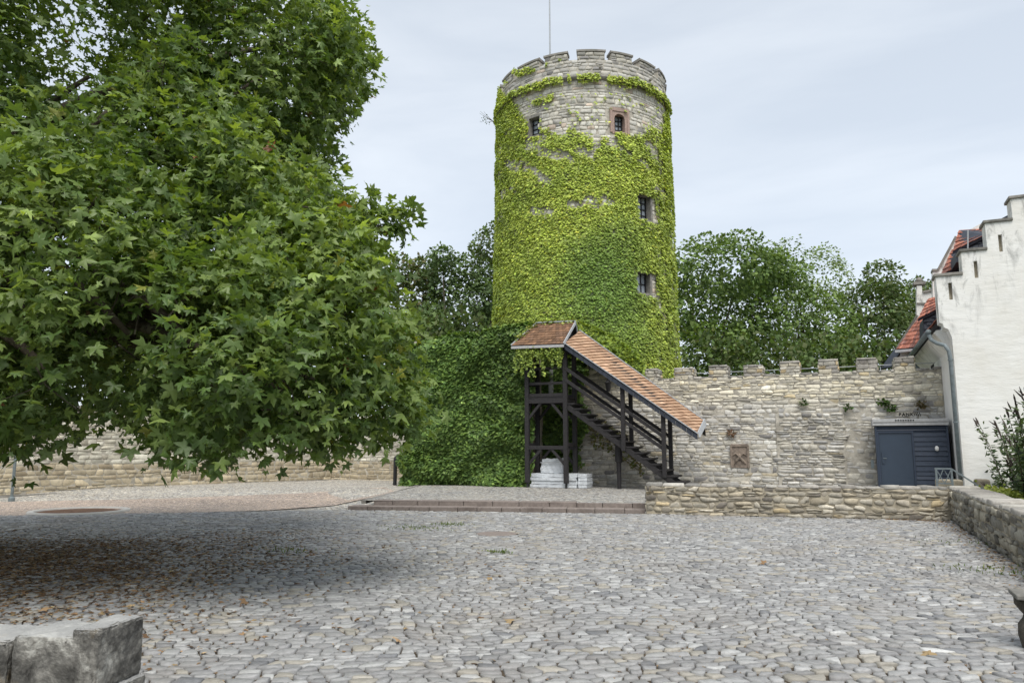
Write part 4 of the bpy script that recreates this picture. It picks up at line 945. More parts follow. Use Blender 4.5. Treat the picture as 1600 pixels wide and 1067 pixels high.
# dark lettering row above the shed roof and row of dots on its fascia, as in the photograph
def text_mesh(s, size, loc, name, parent, mt):
    cu = bpy.data.curves.new('t', 'FONT'); cu.body = s; cu.size = size; cu.extrude = .006; cu.offset = .006; cu.space_character = 1.15
    to = bpy.data.objects.new('t', cu); COL.objects.link(to); bpy.context.view_layer.update()
    me = bpy.data.meshes.new_from_object(to.evaluated_get(bpy.context.evaluated_depsgraph_get())); bpy.data.objects.remove(to)
    me.materials.clear(); me.materials.append(mt); o = link(name, me, parent); o.location = loc; o.rotation_euler = (R_(90), 0, 0); return o
sg = thing('lettering', 'row of small black letters on wall just above the shed roof', 'lettering'); q = VY(1404, 650, YW-.14); based(sg, q)
text_mesh('BANK\\\\\\\\', .14, (q[0], YW-.16, q[2]-.0), 'letters', sg, M['letter'])
for i in range(8):
    q = VY(1399.5+i*3.9, 656.3, YS-.13); MB().lathe((q[0], YS-.128, q[2]), [(.0, -.02), (.022, -.012), (.022, .012), (.0, .02)], 8).build('dot_mark', M['letter'], rf)
# ================================================================ WHITE HOUSE
wh = thing('white_house', 'white stepped gable house with red tiled roof right of the wall', 'house'); YG = 23.4; based(wh, (6, 27, -1.6))
HX = 2.97
steps_ = [(2.70, 3.36, 6.36), (3.36, 3.99, 7.00), (3.99, 4.64, 7.75), (4.64, 5.3, 8.36), (5.3, 5.95, 9.0), (5.95, 6.6, 9.65), (6.6, 8.0, 10.3), (8.0, 8.65, 9.65), (8.65, 9.3, 9.0), (9.3, 9.95, 8.36), (9.95, 10.6, 7.75), (10.6, 11.25, 7.0), (11.25, 11.9, 6.36)]
slits = {0: (1485, 455), 1: (1524.7, 421), 2: (1563, 380)}
ZB = 5.12
for i, (x0, x1, zt) in enumerate(steps_):
    z0 = ZB if i == 0 or i == len(steps_)-1 else -1.6
    m = MB()
    if i in slits:
        q = VY(*slits[i], YG); sx = q[0]; sz = q[2]; hz = .24; hx = .045
        m.box(x0, x1, YG+.16, YG+.55, z0, zt); m.box(x0, sx-hx, YG, YG+.16, z0, zt); m.box(sx+hx, x1, YG, YG+.16, z0, zt); m.box(sx-hx, sx+hx, YG, YG+.16, z0, sz-hz); m.box(sx-hx, sx+hx, YG, YG+.16, sz+hz, zt)
    else: m.box(x0, x1, YG, YG+.55, z0, zt)
    m.build('gable_wall', M['white'], wh)
    if i in slits: MB().box(sx-hx-.002, sx+hx+.002, YG+.13, YG+.157, sz-hz, sz+hz).build('slit_niche', M['mortar'], wh)
    MB().box(x0-.05 if i <= 6 else x0, x1+(.05 if i >= 6 else -.0), YG-.05, YG+.62, zt+.003, zt+.085).build('coping', M['coping'], wh, bevel=.015)
MB().box(HX, 3.36, YG, YG+.55, -1.6, ZB-.003).build('gable_wall', M['white'], wh)
MB().box(11.25, 11.62, YG, YG+.55, -1.6, ZB-.003).build('gable_wall', M['white'], wh)
# moulded corbel under the eaves shoulder
MB().prism([(2.70, YG, ZB-.003), (2.70, YG, ZB-.06), (2.78, YG, ZB-.10), (2.80, YG, ZB-.2), (2.9, YG, ZB-.26), (HX+.0, YG, ZB-.5), (HX+.0, YG, ZB-.003)][::-1], (0, .55, 0)).build('corbel', M['white'], wh)
MB().box(HX, HX+.3, YG+.55, 32, -1.6, 4.8).build('side_wall', M['white'], wh); MB().box(11.3, 11.6, YG+.55, 32, -1.6, 4.8).build('side_wall', M['white'], wh)
MB().box(HX, 11.6, 31.7, 32.0, -1.6, 5.5).build('rear_wall', M['white'], wh)
# coved eaves + roof
for s in (0, 1):
    X = (lambda v: v) if s == 0 else (lambda v: 14.6-v)
    MB().prism([(X(2.60), YG+.56, 4.93), (X(2.60), YG+.56, 4.85), (X(HX+.01), YG+.56, 4.35), (X(HX+.01), YG+.56, 4.93)], (0, 8.3, 0)).build('eaves_cove', M['white'], wh)
    MB().prism([(X(2.50), YG+.56, 4.94), (X(7.3), YG+.56, 10.1), (X(7.3), YG+.56, 9.95), (X(2.6), YG+.56, 4.86)], (0, 8.6, 0)).build('roof_deck', M['wood'], wh)
RD = [(.34,.135,.095), (.40,.165,.115), (.28,.115,.085), (.24,.12,.10)]
tile_quad((2.47, YG+8.9, 4.96), (2.47, YG+.6, 4.96), (7.3, YG+.6, 10.12), (7.3, YG+8.9, 10.12), 26, 36, RD, 700, 'tile_orange', 'roof_tiles', wh, .04, var=.18)['kind'] = 'stuff'
tile_quad((12.13, YG+.6, 4.96), (12.13, YG+8.9, 4.96), (7.3, YG+8.9, 10.12), (7.3, YG+.6, 10.12), 20, 30, RD, 701, 'tile_orange', 'roof_tiles', wh, .04, var=.18)['kind'] = 'stuff'
gt = MB().tube([(2.44, YG+.3, 4.86), (2.44, YG+8.8, 4.86)], .075, 10).build('gutter', M['grey_metal'], wh, smooth=True)
def pipe(pts, rad, parent, name='downpipe'):
    return MB().tube(pts, rad, 10).build(name, M['grey_metal'], parent, smooth=True)
pipe([(2.44, YG+.38, 4.84), (2.50, YG+.30, 4.62), (2.62, YG+.15, 4.50), (2.78, YG-.0, 4.42), (2.86, YG-.06, 4.25), (2.88, YG-.06, 4.0), (2.88, YG-.06, .1)], .055, wh)
for z in (4.0, 2.3, .9): MB().tube([(2.88, YG-.06, z-.02), (2.88, YG-.06, z+.02)], .068, 10).build('pipe_clip', M['grey_metal'], wh)
pipe([(2.44, 29.8, 4.84), (2.5, 29.8, 4.6), (2.85, 29.8, 4.2), (2.87, 29.8, 4.0), (2.87, 29.8, 0)], .05, wh)
MB().box(HX-.012, HX+.02, 28.0, 28.9, 3.9, 4.45).build('window', M['dark'], wh)
# dormers: slope facing the yard, slate cheek below
def dormer(rl_, rr_, el_, er_, cheek, Yr, Ye, seed):
    a, b, c_, d = VY(*rl_, Yr), VY(*rr_, Yr), VY(*el_, Ye), VY(*er_, Ye)
    g = thing_d = MB().prism([VY(*p, Ye+.12) for p in cheek], (0, 1.3, 0)).build('dormer', M['slate'], wh)
    tile_quad(c_, d, b, a, 5, 8, RD, seed, 'tile_orange', 'dormer_tiles', g, .04, var=.18)['kind'] = 'stuff'
    MB().prism([c_, d, b, a], (0, .03, -.07)).build('dormer_eaves', M['slate'], g)
    # hanging slates on the cheek
    q0 = np.array([VY(*p, Ye+.09) for p in cheek]); x0, x1, z0, z1 = q0[:, 0].min(), q0[:, 0].max(), q0[:, 2].min(), q0[:, 2].max()
    poly = q0[:, [0, 2]]
    def inside(x, z):
        r = False; n = len(poly); j = n-1
        for i in range(n):
            if (poly[i, 1] > z) != (poly[j, 1] > z) and x < (poly[j, 0]-poly[i, 0])*(z-poly[i, 1])/(poly[j, 1]-poly[i, 1])+poly[i, 0]: r = not r
            j = i
        return r
    k = 0
    for z in np.arange(z0, z1, .13):
        for x in np.arange(x0-.1+(k % 2)*.08, x1, .16):
            if inside(x, z+.06) and inside(x+.14, z+.06): MB().add([(x, Ye+.07, z), (x+.15, Ye+.075, z), (x+.15, Ye+.112, z+.15), (x, Ye+.112, z+.15)], [(0, 1, 2, 3)]).build('slate', M['slate'], g)
        k += 1
M['tile_dark'] = solid('old_red_tile', (.28,.11,.075), .8, .3, 8, .6, .03)
dormer((1498, 360), (1541, 357), (1488, 394), (1541, 367), [(1494, 393), (1541, 369), (1541, 393), (1494, 410)], 26.3, 25.6, 710)
dormer((1487, 390), (1504, 391), (1469, 432), (1504, 412), [(1474, 432), (1504, 414), (1504, 434), (1474, 452)], 27.6, 26.9, 711)
dormer((1450, 467), (1464, 463), (1434, 499), (1464, 484), [(1442, 498), (1464, 487), (1464, 506), (1442, 526)], 29.4, 28.7, 712)
# dark verge of the main roof peeping over the steps
p_ = [VY(a, b, 24.3) for a, b in ((1548, 350), (1577, 335), (1577, 350))]; MB().prism(p_, (0, 1.2, 0)).build('roof_verge', M['slate'], wh)
# far gable with coping
p_ = [VY(a, b, 31.2) for a, b in ((1457, 500), (1457, 424), (1464, 424), (1492, 372), (1540, 345), (1540, 500))]; MB().prism(p_, (0, .4, 0)).build('far_gable', M['white'], wh)
for (a, b), (c_, d) in (((1455, 424), (1464, 424)), ((1464, 424), (1492, 372))): MB().bar(VY(a, b, 31.4), VY(c_, d, 31.4), .5, .08, up=(0, 0, 1)).build('coping', M['coping'], wh)
MB().tube([VY(1512, 392, 24.0), VY(1512, 360, 24.0)], .02, 6).build('snow_rod', M['zinc'], wh)
# neighbouring wing
wg = thing('rear_house', 'smaller white house with red roof and pinnacled gable behind the battlement wall', 'house'); based(wg, (3, 34, -1.6))
p_ = [VY(a, b, 34.0) for a, b in ((1400, 600), (1400, 546), (1432, 494), (1432, 446), (1440, 446), (1441, 458), (1450, 453), (1456, 456), (1470, 470), (1470, 600))]
MB().prism(p_, (0, .45, 0)).build('gable_wall', M['white'], wg)
for (a, b), (c_, d) in (((1399, 547), (1432, 494)), ((1441, 458), (1456, 455))): MB().bar(VY(a, b, 34.2), VY(c_, d, 34.2), .55, .08).build('coping', M['coping'], wg)
q = VY(1436, 446, 34.2); MB().box(q[0]-.22, q[0]+.22, 33.95, 34.5, q[2], q[2]+.12).build('pier_cap', M['coping'], wg); MB().lathe((q[0], 34.2, q[2]+.2), [(.0, -.1), (.12, -.06), (.14, .03), (.06, .12), (0, .14)], 12).build('stone_ball', M['coping'], wg, smooth=True)
MB().bar(VY(1432, 474, 33.97), VY(1446, 474, 33.97), .05, .06).build('string_course', M['coping'], wg)
a, b, c_, d = VY(1400, 546, 32.3), VY(1436, 543, 32.3), VY(1450, 490, 33.8), VY(1436, 494, 33.8)
tile_quad(a, b, c_, d, 8, 9, RD, 720, 'tile_orange', 'roof_tiles', wg, .04, var=.18)['kind'] = 'stuff'
MB().prism([a, b, c_, d], (0, .05, -.1)).build('roof_deck', M['wood'], wg)
MB().bar(a+np.array([-.05, -.05, -.08]), b+np.array([0, -.05, -.08]), .1, .1).build('gutter', M['zinc'], wg)
MB().prism([VY(1404, 549, 32.6), VY(1440, 547, 32.6), VY(1440, 610, 32.6), VY(1404, 610, 32.6)], (0, .3, 0)).build('front_wall', M['white'], wg)
MB().bar(VY(1384, 575, 32.5), VY(1404, 546, 32.9), .5, .06).build('side_eaves', M['slate'], wg)
# ================================================================ railing, lamp posts, small things
rl2 = thing('stair_railing', 'grey steel handrail with crossed bars going down beside the shed', 'railing'); based(rl2, (2.4, 21.5, .3))
A_, B_, C_ = VY(1462, 732, 21.3), VY(1486, 732, 21.3), VY(1540, 766, 21.3)
A_[2] = B_[2]
MB().bar(A_+np.array([-.03, 0, 0]), B_, .05, .035).build('top_rail', M['grey_metal'], rl2); MB().bar(B_, C_, .05, .035).build('top_rail', M['grey_metal'], rl2)
for q, z0 in ((A_, .2), (B_, .2)): MB().bar((q[0], 21.3, z0), q, .045).build('post', M['grey_metal'], rl2)
zl = A_[2]-.36
MB().bar((A_[0], 21.3, zl), (B_[0], 21.3, zl), .03).build('lower_rail', M['grey_metal'], rl2)
wd = (B_[0]-A_[0])/2
for i in range(2):
    x0 = A_[0]+wd*i; 
    MB().bar((x0, 21.29, zl), (x0+wd, 21.29, A_[2]), .018).build('cross_bar', M['grey_metal'], rl2); MB().bar((x0, 21.31, A_[2]), (x0+wd, 21.31, zl), .018).build('cross_bar', M['grey_metal'], rl2)
hs = thing('stone_block_ledge', 'short rough stone ledge beside the foot of the grey handrail', 'ledge'); q0 = VY(1463, 749, 21.6); q1 = VY(1496, 749, 21.6); based(hs, (q0[0], 21.6, .3))
MB().box(q0[0], q1[0]+.1, 21.5, 22.0, .0, q0[2]).build('ledge_block', M['mortar'], hs, bevel=.03)
q0 = VY(1522, 748, 22.2); q1 = VY(1545, 748, 22.2); fb = MB().box(q0[0], q1[0], 22.0, 22.4, -1.6, q0[2]).build('fieldstone_block', M['mortar'], None, bevel=.05); tag(fb, 'rough brown stone block at the foot of the white gable', 'stone block')
lp1 = thing('lamp_post', 'thin dark grey post standing against the wall at far left of yard', 'post'); q = G(18, 784, 0); based(lp1, q)
MB().tube([q, q+np.array([0, 0, 3.4])], .045, 8).build('pole', M['grey_metal'], lp1); MB().lathe(q, [(.09, 0), (.09, .12), (.05, .16)], 10).build('base_collar', M['grey_metal'], lp1)
MB().lathe(q+np.array([0, 0, 3.4]), [(.05, 0), (.16, .1), (.2, .4), (.05, .5)], 10).build('lamp_head', M['grey_metal'], lp1)
lp2 = thing('bollard_post', 'short dark round post at the left foot of ivy covered wall', 'post'); q = G(617, 759, .2); based(lp2, q)
MB().lathe(q, [(.07, -.1), (.07, 1.0), (.05, 1.08), (0, 1.1)], 12).build('pole', M['iron'], lp2)
bs = MB().lathe(G(4, 776, 0), [(.0, 0), (.28, .02), (.33, .12), (.2, .26), (.0, .3)], 12).build('white_stone', M['film'], None, smooth=True); tag(bs, 'rounded white stone lying by the wall at the left edge', 'stone')
bs.data.materials[0] = M['coping']
# planting ring
pr = thing('planting_ring', 'flat round planting bed of brown earth edged with a pale stone ring', 'planting bed'); pc = np.array([-17.69, 13.07, 0]); based(pr, pc)
MB().lathe(pc, [(.98, -.05), (.98, .03), (1.0, .06), (1.13, .06), (1.15, .03), (1.15, -.05)], 64).build('edge_ring', M['white_lamp'], pr); pr.children
bpy.data.objects['edge_ring'].data.materials[0] = solid('pale_kerb_stone', (.55,.53,.49), .85, .15, 6, .3, .004)
MB().lathe(pc, [(.97, -.02), (.97, .025), (.5, .035), (.0, .045)], 48).build('earth_bed', solid('brown_earth', (.17,.10,.065), .95, .5, 12, .8, .03), pr)
mh = thing('manhole_cover', 'rusty round manhole cover set flat among the cobblestones', 'manhole cover'); mc = np.array([-6.0, 12.9, 0]); based(mh, mc)
MB().lathe(mc, [(.38, -.02), (.38, .02), (.33, .022)], 40).build('frame_ring', M['sandstone'], mh); MB().lathe(mc, [(.325, -.02), (.325, .014), (0, .016)], 40).build('cover_plate', solid('rusty_iron', (.16,.12,.10), .7, .4, 25, .8, .01), mh)
# dark stone baluster at the right edge
bl = thing('stone_baluster', 'dark weathered stone baluster cut off by the right picture edge', 'baluster'); q = G(1629, 1018, 0); based(bl, q)
MB().lathe(q, [(.13, -.0), (.14, .05), (.155, .12), (.15, .2), (.115, .25), (.105, .28), (.13, .31), (.165, .36), (.165, .41)], 20).build('shaft', solid('dark_stone', (.09,.08,.065), .9, .4, 14, .7, .02), bl, smooth=True)
MB().box(q[0]-.17, q[0]+.17, q[1]-.17, q[1]+.17, .412, .45).build('cap', M['coping'], bl, bevel=.01)
# ================================================================ TREES
def blob_points(blobs, per, rng, shell=.35, zmin=None, cut=True):
    Pn = []; Nn = []
    for i, (c, rv) in enumerate(blobs):
        c = np.array(c); rv = np.array(rv)*np.ones(3); area = 4*math.pi*((rv[0]*rv[1]+rv[1]*rv[2]+rv[0]*rv[2])/3)
        n = int(area*per); d = rng.normal(size=(n, 3)); d /= np.linalg.norm(d, axis=1, keepdims=True)
        f = SN(int(abs(c.sum()*13)) % 999, 3, 2.4); rr_ = (1+.10*f(d[:, 0], d[:, 1], d[:, 2]))*(1-shell*rng.random(n)**1.4)
        p = c+d*rv*rr_[:, None]
        if cut:
            k = np.ones(n, bool)
            for j, (c2, r2) in enumerate(blobs):
                if j != i: k &= (((p-np.array(c2))/(np.array(r2)*np.ones(3)))**2).sum(1) > .62
            p = p[k]; d = d[k]
        if zmin is not None:
            k = p[:, 2] > zmin+rng.normal(0, .12, len(p)); p = p[k]; d = d[k]
        Pn.append(p); Nn.append(d)
    return np.concatenate(Pn), np.concatenate(Nn)
def bg_tree(name, label, px, base_px, depth, blobs, cols, per, size, seed, trunk_r=.22, group=None, clumpf=1.6, gapth=-.55):
    rng = np.random.default_rng(seed); root = thing(name, label, 'tree', group=group)
    b0 = VD(base_px, 700, depth); b0[2] = -1.6; based(root, b0)
    B = []
    for (x, y, r) in blobs:
        c = VD(x, y, depth+rng.uniform(-1.5, 1.5)); R = r*depth*1.03/FPX; B.append((c, (R, R, R*.92)))
    P, D = blob_points(B, per, rng, .5)
    f = SN(seed+5, 3, clumpf); g2 = f(P[:, 0], P[:, 1], P[:, 2]); k = g2 > gapth; P, D, g2 = P[k], D[k], g2[k]
    n = len(P); nr = D*.8+np.array([0, 0, .7])+rng.normal(0, .45, (n, 3)); tp = D+np.array([0, 0, -.7])+rng.normal(0, .6, (n, 3))
    C = palette(n, rng, cols, [1]*len(cols), .2)*(1+.3*np.clip(g2, -1, 1)[:, None])
    scatter('crown', FVt, FFt, P, frames(tp, nr), rng.uniform(size[0], size[1], n), np.clip(C, .008, .5), M['leaf_far'], root)
    m = MB(); top = np.mean([b[0] for b in B], 0)
    m.tube([b0, b0+(top-b0)*.45+np.array([.2, 0, 0]), b0+(top-b0)*.8], [trunk_r*1.3, trunk_r*.8, trunk_r*.4], 8)
    m.build('trunk', M['bark'], root)
    for c, r in B:
        m = MB(); s = b0+(top-b0)*rng.uniform(.35, .6); m.tube([s, (s+c)/2+rng.normal(0, .3, 3)+np.array([0, 0, .3]), c-(c-s)*.1], [trunk_r*.45, trunk_r*.28, trunk_r*.1], 6); m.build('limb', M['bark'], root)
    return root
A1c = [(.14,.21,.065), (.195,.27,.085), (.105,.165,.055)]; A2c = [(.19,.26,.10), (.25,.32,.13), (.15,.21,.08)]; A3c = [(.09,.14,.05), (.12,.175,.06), (.125,.15,.065)]
bg_tree('broadleaf_tree', 'large bushy green tree directly right of the tower behind battlements', 1110, 1120, 45, [(1110, 425, 62), (1160, 410, 55), (1085, 480, 55), (1150, 500, 72), (1110, 560, 60), (1060, 440, 40), (1200, 420, 40)], A1c, 42, (.16, .34), 800)
bg_tree('broadleaf_tree', 'pale feathery tree with airy crown right of the bushy green tree', 1260, 1240, 49, [(1245, 420, 42), (1280, 415, 36), (1290, 450, 40), (1255, 470, 50), (1305, 430, 26), (1235, 385, 20)], A2c, 38, (.12, .24), 810, gapth=-.3)
bg_tree('broadleaf_tree', 'wide green tree filling the middle of the wall skyline', 1240, 1230, 46, [(1220, 500, 75), (1280, 510, 62), (1200, 560, 60), (1300, 560, 55), (1230, 440, 40)], A1c, 38, (.15, .3), 820)
bg_tree('dark_tree', 'dark conical chestnut tree left of the red roofed house', 1385, 1385, 50, [(1380, 435, 32), (1365, 480, 48), (1410, 480, 36), (1360, 535, 52), (1410, 535, 42), (1310, 545, 40)], A3c, 44, (.16, .34), 830)
bg_tree('dark_tree', 'small dark tree peeping out behind the pinnacled gable', 1440, 1450, 56, [(1438, 455, 28), (1465, 460, 26), (1430, 500, 34)], A3c, 36, (.16, .3), 840)
bg_tree('broadleaf_tree', 'dense dark tree with brownish tips between plane tree and ivy wall', 640, 640, 42, [(620, 430, 34), (645, 470, 46), (610, 500, 44), (665, 420, 22), (590, 450, 34)], [(.12,.17,.06), (.16,.15,.07), (.09,.13,.05)], 62, (.15, .30), 850, gapth=-.55)
bg_tree('broadleaf_tree', 'grey green rounded tree standing above the ivy covered wall', 705, 710, 40, [(700, 440, 44), (730, 430, 38), (715, 485, 52), (690, 400, 20), (750, 470, 34), (670, 510, 34)], [(.12,.18,.075), (.15,.21,.09), (.09,.14,.055)], 66, (.14, .28), 860, gapth=-.7)
bg_tree('dark_tree', 'tall dark tree pressed against the left side of the tower', 765, 770, 43, [(765, 385, 30), (755, 430, 32), (780, 480, 40), (772, 365, 18)], A3c, 52, (.14, .28), 870, gapth=-.55)
bg_tree('broadleaf_tree', 'pale green tree glimpsed behind the plane tree crown', 500, 510, 48, [(490, 300, 50), (525, 330, 38), (470, 360, 60), (520, 400, 60), (560, 440, 50), (500, 480, 70)], A2c, 22, (.13, .26), 880, gapth=-.35)
# undergrowth in the shade behind the wall
for k, (px, dpt, w_) in enumerate(((1100, 41, 3.2), (1190, 41, 3.2), (1280, 42, 3.2), (1370, 43, 3.2), (640, 37, 3.0), (720, 37, 3.0))):
    rng = np.random.default_rng(900+k); c = VD(px, 590 if px > 900 else 560, dpt); B = [(c, (w_, 1.5, 2.6)), (c-np.array([0, 0, 3]), (w_, 1.5, 2.5))]
    P, D = blob_points(B, 16, rng, .3); n = len(P)
    o = scatter('shrub', FVt, FFt, P, frames(D+rng.normal(0, .6, (n, 3)), D+np.array([0, 0, .6])+rng.normal(0, .4, (n, 3))), rng.uniform(.2, .38, n), palette(n, rng, A3c, [1]*3, .2), M['leaf_far'])
    tag(o, ['dark undergrowth behind the battlements next to the tower', 'dark undergrowth behind the fourth and fifth merlons', 'dark undergrowth behind the sixth and seventh merlons', 'dark undergrowth behind the last full merlon near house', 'dark undergrowth behind the left end of ivy covered wall', 'dark undergrowth above the ivy wall close to the tower'][k], 'shrub', 'undergrowth behind the walls')
# ---- buddleia behind the right wall
bd = thing('butterfly_bush', 'green bush with dark pointed seed spikes behind the right low wall', 'bush'); rng = np.random.default_rng(950); bp = VX(1600, 800, 3.6); bp[2] = -.8; based(bd, bp)
st_ = MB(); LP = []; LT = []; spk = []
for i in range(150):
    px = 1540+150*rng.random()**.8; py = np.interp(px, [1530, 1560, 1600, 1660, 1700], [700, 640, 600, 570, 600])+rng.uniform(0, 170)
    e = VX(px, py, 3.6)+np.array([rng.normal(0, .25), rng.normal(0, .35), 0]); b0 = bp+rng.normal(0, .18, 3)*np.array([1, 1, 0])+np.array([.15, 0, 0])
    mid_ = b0*.45+e*.55+np.array([.25, 0, .15]); pts_ = [b0*(1-t)**2+2*mid_*t*(1-t)+e*t*t for t in np.linspace(0, 1, 9)]
    st_.tube(pts_, list(np.linspace(.014, .005, 9)), 5)
    for t in np.arange(.22, .97, .035):
        p = b0*(1-t)**2+2*mid_*t*(1-t)+e*t*t
        for s in range(3): LP.append(p+rng.normal(0, .03, 3)); d = rng.normal(size=3)*np.array([1, 1, .5])+np.array([0, 0, -.1]); LT.append(d)
    dd = e-pts_[-2]; dd /= np.linalg.norm(dd)
    for s in range(3):
        d2 = dd+rng.normal(0, .28, 3)*(s > 0); spk.append((e-dd*.06*s, d2/np.linalg.norm(d2), rng.uniform(.12, .24)))
st_.build('stems', M['bark'], bd); LP = np.array(LP); LT = np.array(LT); n = len(LP)
NV = FVt*np.array([.55, 1, 1]); scatter('foliage', NV, FFt, LP, frames(LT, np.tile([0, -.3, 1.0], (n, 1))+rng.normal(0, .4, (n, 3))), rng.uniform(.10, .19, n), palette(n, rng, [(.07,.10,.045), (.10,.14,.06), (.05,.08,.04)], [1]*3, .2), M['leaf_far'], bd)
sm = solid('dry_seed_head', (.055,.042,.035), .9, .5, 60, .8, .01)
for p, d, l in spk[:290]: MB().tube([p, p+d*l*.4, p+d*l], [.014, .019, .004], 5).build('seed_spike', sm, bd)
rng = np.random.default_rng(960); c = VX(1565, 778, 3.0); n = 1500; P = c+rng.normal(0, 1, (n, 3))*np.array([.14, .55, .09])
tag(scatter('leafy_plant', FVt, FFt, P, frames(rng.normal(size=(n, 3)), np.tile([0, -.3, 1.0], (n, 1))+rng.normal(0, .4, (n, 3))), rng.uniform(.05, .11, n), palette(n, rng, [(.22,.27,.05), (.30,.33,.07)], [1, 1], .2), M['leaf_far']), 'low yellow green plant behind the right wall at the foot of bush', 'plant')
# ================================================================ PLANE TREE
pt = thing('plane_tree', 'huge old plane tree with low hanging branches filling the left', 'tree'); TB0 = CW(-8.6, 10.5); based(pt, TB0)
rng = np.random.default_rng(1000)
def B3(px, py, dep, r): return (VD(px, py, dep), r*dep/FPX)
BL = [B3(300, 60, 11.5, 265), B3(410, 120, 11.0, 165), B3(140, 120, 10.5, 250), B3(240, 330, 9.8, 240), B3(400, 370, 9.3, 150), B3(480, 500, 8.6, 160), B3(552, 612, 8.8, 108), B3(440, 610, 7.8, 108), B3(330, 560, 7.6, 150), B3(200, 520, 7.6, 170), B3(60, 440, 7.6, 220), B3(90, 590, 7.4, 130), B3(-60, 560, 7.4, 170), B3(550, 415, 8.8, 80), B3(450, 70, 11.5, 90)]
# the rest of the crown, beyond the left edge, behind and above
BL += [(CW(-9, 10, 6.5), (4.6, 4.6, 4.8)), (CW(-8, 13, 5.5), (4.2, 4.2, 3.8)), (CW(-12, 8.5, 5.5), (4.2, 4.2, 4.0)), (CW(-8.3, 10.5, 9.5), (3.8, 3.8, 3.2)), (CW(-5.2, 12.6, 4.6), (2.9, 2.9, 2.6)), (CW(-5.0, 11.5, 8.5), (2.6, 2.6, 2.4)), (CW(-11.5, 12, 4.0), (3.5, 3.5, 2.6))]
P, D = blob_points(BL, 20, rng, .5, 1.45)
px, py, dp = proj(P)
bot = np.interp(px, [-50, 20, 60, 160, 200, 260, 330, 360, 430, 500, 560, 610, 650], [725, 708, 690, 660, 675, 705, 722, 722, 690, 712, 705, 690, 660])
rgt = np.interp(py, [-20, 0, 60, 120, 180, 240, 280, 320, 350, 400, 450, 520, 600, 660, 700], [450, 500, 565, 562, 530, 500, 525, 545, 575, 590, 600, 625, 640, 645, 620])
k = ((py < bot-17) & (px < rgt-4)) | (px < -120) | (dp < 1) ; k &= (dp > 3.2)
P, D = P[k], D[k]
# sprays that stick out to the right
ex = [VD(a, b, 8.8)+rng.normal(0, .05, 3) for a, b in [(575, 300), (585, 315), (600, 345), (615, 340), (628, 350), (640, 345), (605, 360), (590, 350), (570, 345), (560, 330), (632, 335), (580, 330), (620, 365), (555, 60), (570, 90), (575, 110), (565, 140), (545, 165), (520, 20), (505, 5), (540, 40), (530, 190), (520, 240), (515, 215), (655, 640), (650, 660), (640, 675), (645, 620), (640, 560), (630, 520)]]
dd = np.array([11.3 if (b < 260) else 8.8 for a, b in [(0, 300)]*13+[(0, 60)]*11+[(0, 640)]*6])
ex = np.array([VD(*proj(e)[:2], d) for e, d in zip(ex, dd)])
P = np.concatenate([P, ex]); D = np.concatenate([D, np.tile(RT*.9, (len(ex), 1))])
NC = len(P); kk = 15
big = SN(1001, 3, 1.1)(P[:, 0], P[:, 1], P[:, 2])
med = SN(1002, 3, 2.6)(P[:, 0], P[:, 1], P[:, 2]); keepc = (big > -.75) & (med > -.42); keepc[-len(ex):] = True; P, D, big = P[keepc], D[keepc], big[keepc]; NC = len(P)
off = rng.normal(0, 1, (NC, kk, 3))*np.array([.16, .16, .13])
cp = P[:, None]+off+D[:, None]*rng.uniform(0, .15, (NC, kk, 1)); isx = np.zeros(NC, bool); isx[-len(ex):] = True
cp[isx] = P[isx][:, None]+off[isx]*.6
lp = cp.reshape(-1, 3); Dn = np.repeat(D, kk, 0); n = len(lp)
outd = off.reshape(-1, 3); outd = outd/(np.linalg.norm(outd, axis=1, keepdims=True)+1e-6)
tip = outd*1.1+Dn*.45+np.array([0, 0, -.3])+rng.normal(0, .75, (n, 3)); nr = np.array([0, 0, 1.0])+Dn*.75+rng.normal(0, .62, (n, 3))
sz = .05+.105*rng.random(n)**1.3; cl = np.repeat(rng.normal(0, 1, NC), kk)
base_c = np.array([.10,.165,.045]); hi = np.array([.29,.38,.11]); t = np.clip(.30+.28*cl+.2*np.repeat(big, kk)+.17*rng.normal(size=n), 0, 1)[:, None]
C = (base_c*(1-t)+hi*t)*rng.lognormal(0, .14, (n, 1)); yl = rng.random(n) < .012; C[yl] = np.array([.26,.28,.06]); br = rng.random(n) < .0015; C[br] = (.24,.10,.05)
Rm = frames(tip, nr)
X, Y_, Dp = proj(lp); vis = (X > 0) & (X < 1600) & (Y_ > 0) & (Y_ < 760) & (Dp > 1); fn = (Dn@FW) < .1
score = np.where(vis & fn, sz/Dp, 0); order = np.argsort(-score)[:300]; sel = np.zeros(n, bool); sel[order] = True
scatter('foliage', PV, PF, lp[~sel], Rm[~sel], sz[~sel], np.clip(C[~sel], .01, .6), M['leaf_plane'], pt, bend=rng.uniform(-1.0, 2.5, (~sel).sum()), curl=.2)['kind'] = 'stuff'
pm = []
for v in range(10):
    me = mesh('leaf', PV*np.array([1, 1, 1+v*.15]), PF, M['leaf_plane'], None, col=np.repeat(np.clip((base_c*(1-v/12)+hi*v/12)[None]*1.0, .01, .6), len(PV), 0)); pm.append(me.data); bpy.data.objects.remove(me)
for i in order:
    o = link('leaf', pm[int(np.clip(t[i, 0]*10, 0, 9))], pt); mt4 = Matrix.Identity(4)
    for r_ in range(3):
        for c2 in range(3): mt4[r_][c2] = float(Rm[i, r_, c2]*sz[i])
        mt4[r_][3] = float(lp[i, r_])
    o.matrix_world = mt4
m = MB(); th0 = Vector(TB0); m.tube([th0, th0+Vector((.1, 0, 1.5)), th0+Vector((0, .2, 3.4)), th0+Vector((.2, 0, 6)), th0+Vector((0, 0, 9))], [.62, .48, .42, .3, .12], 14); m.build('trunk', M['bark'], pt, smooth=True)
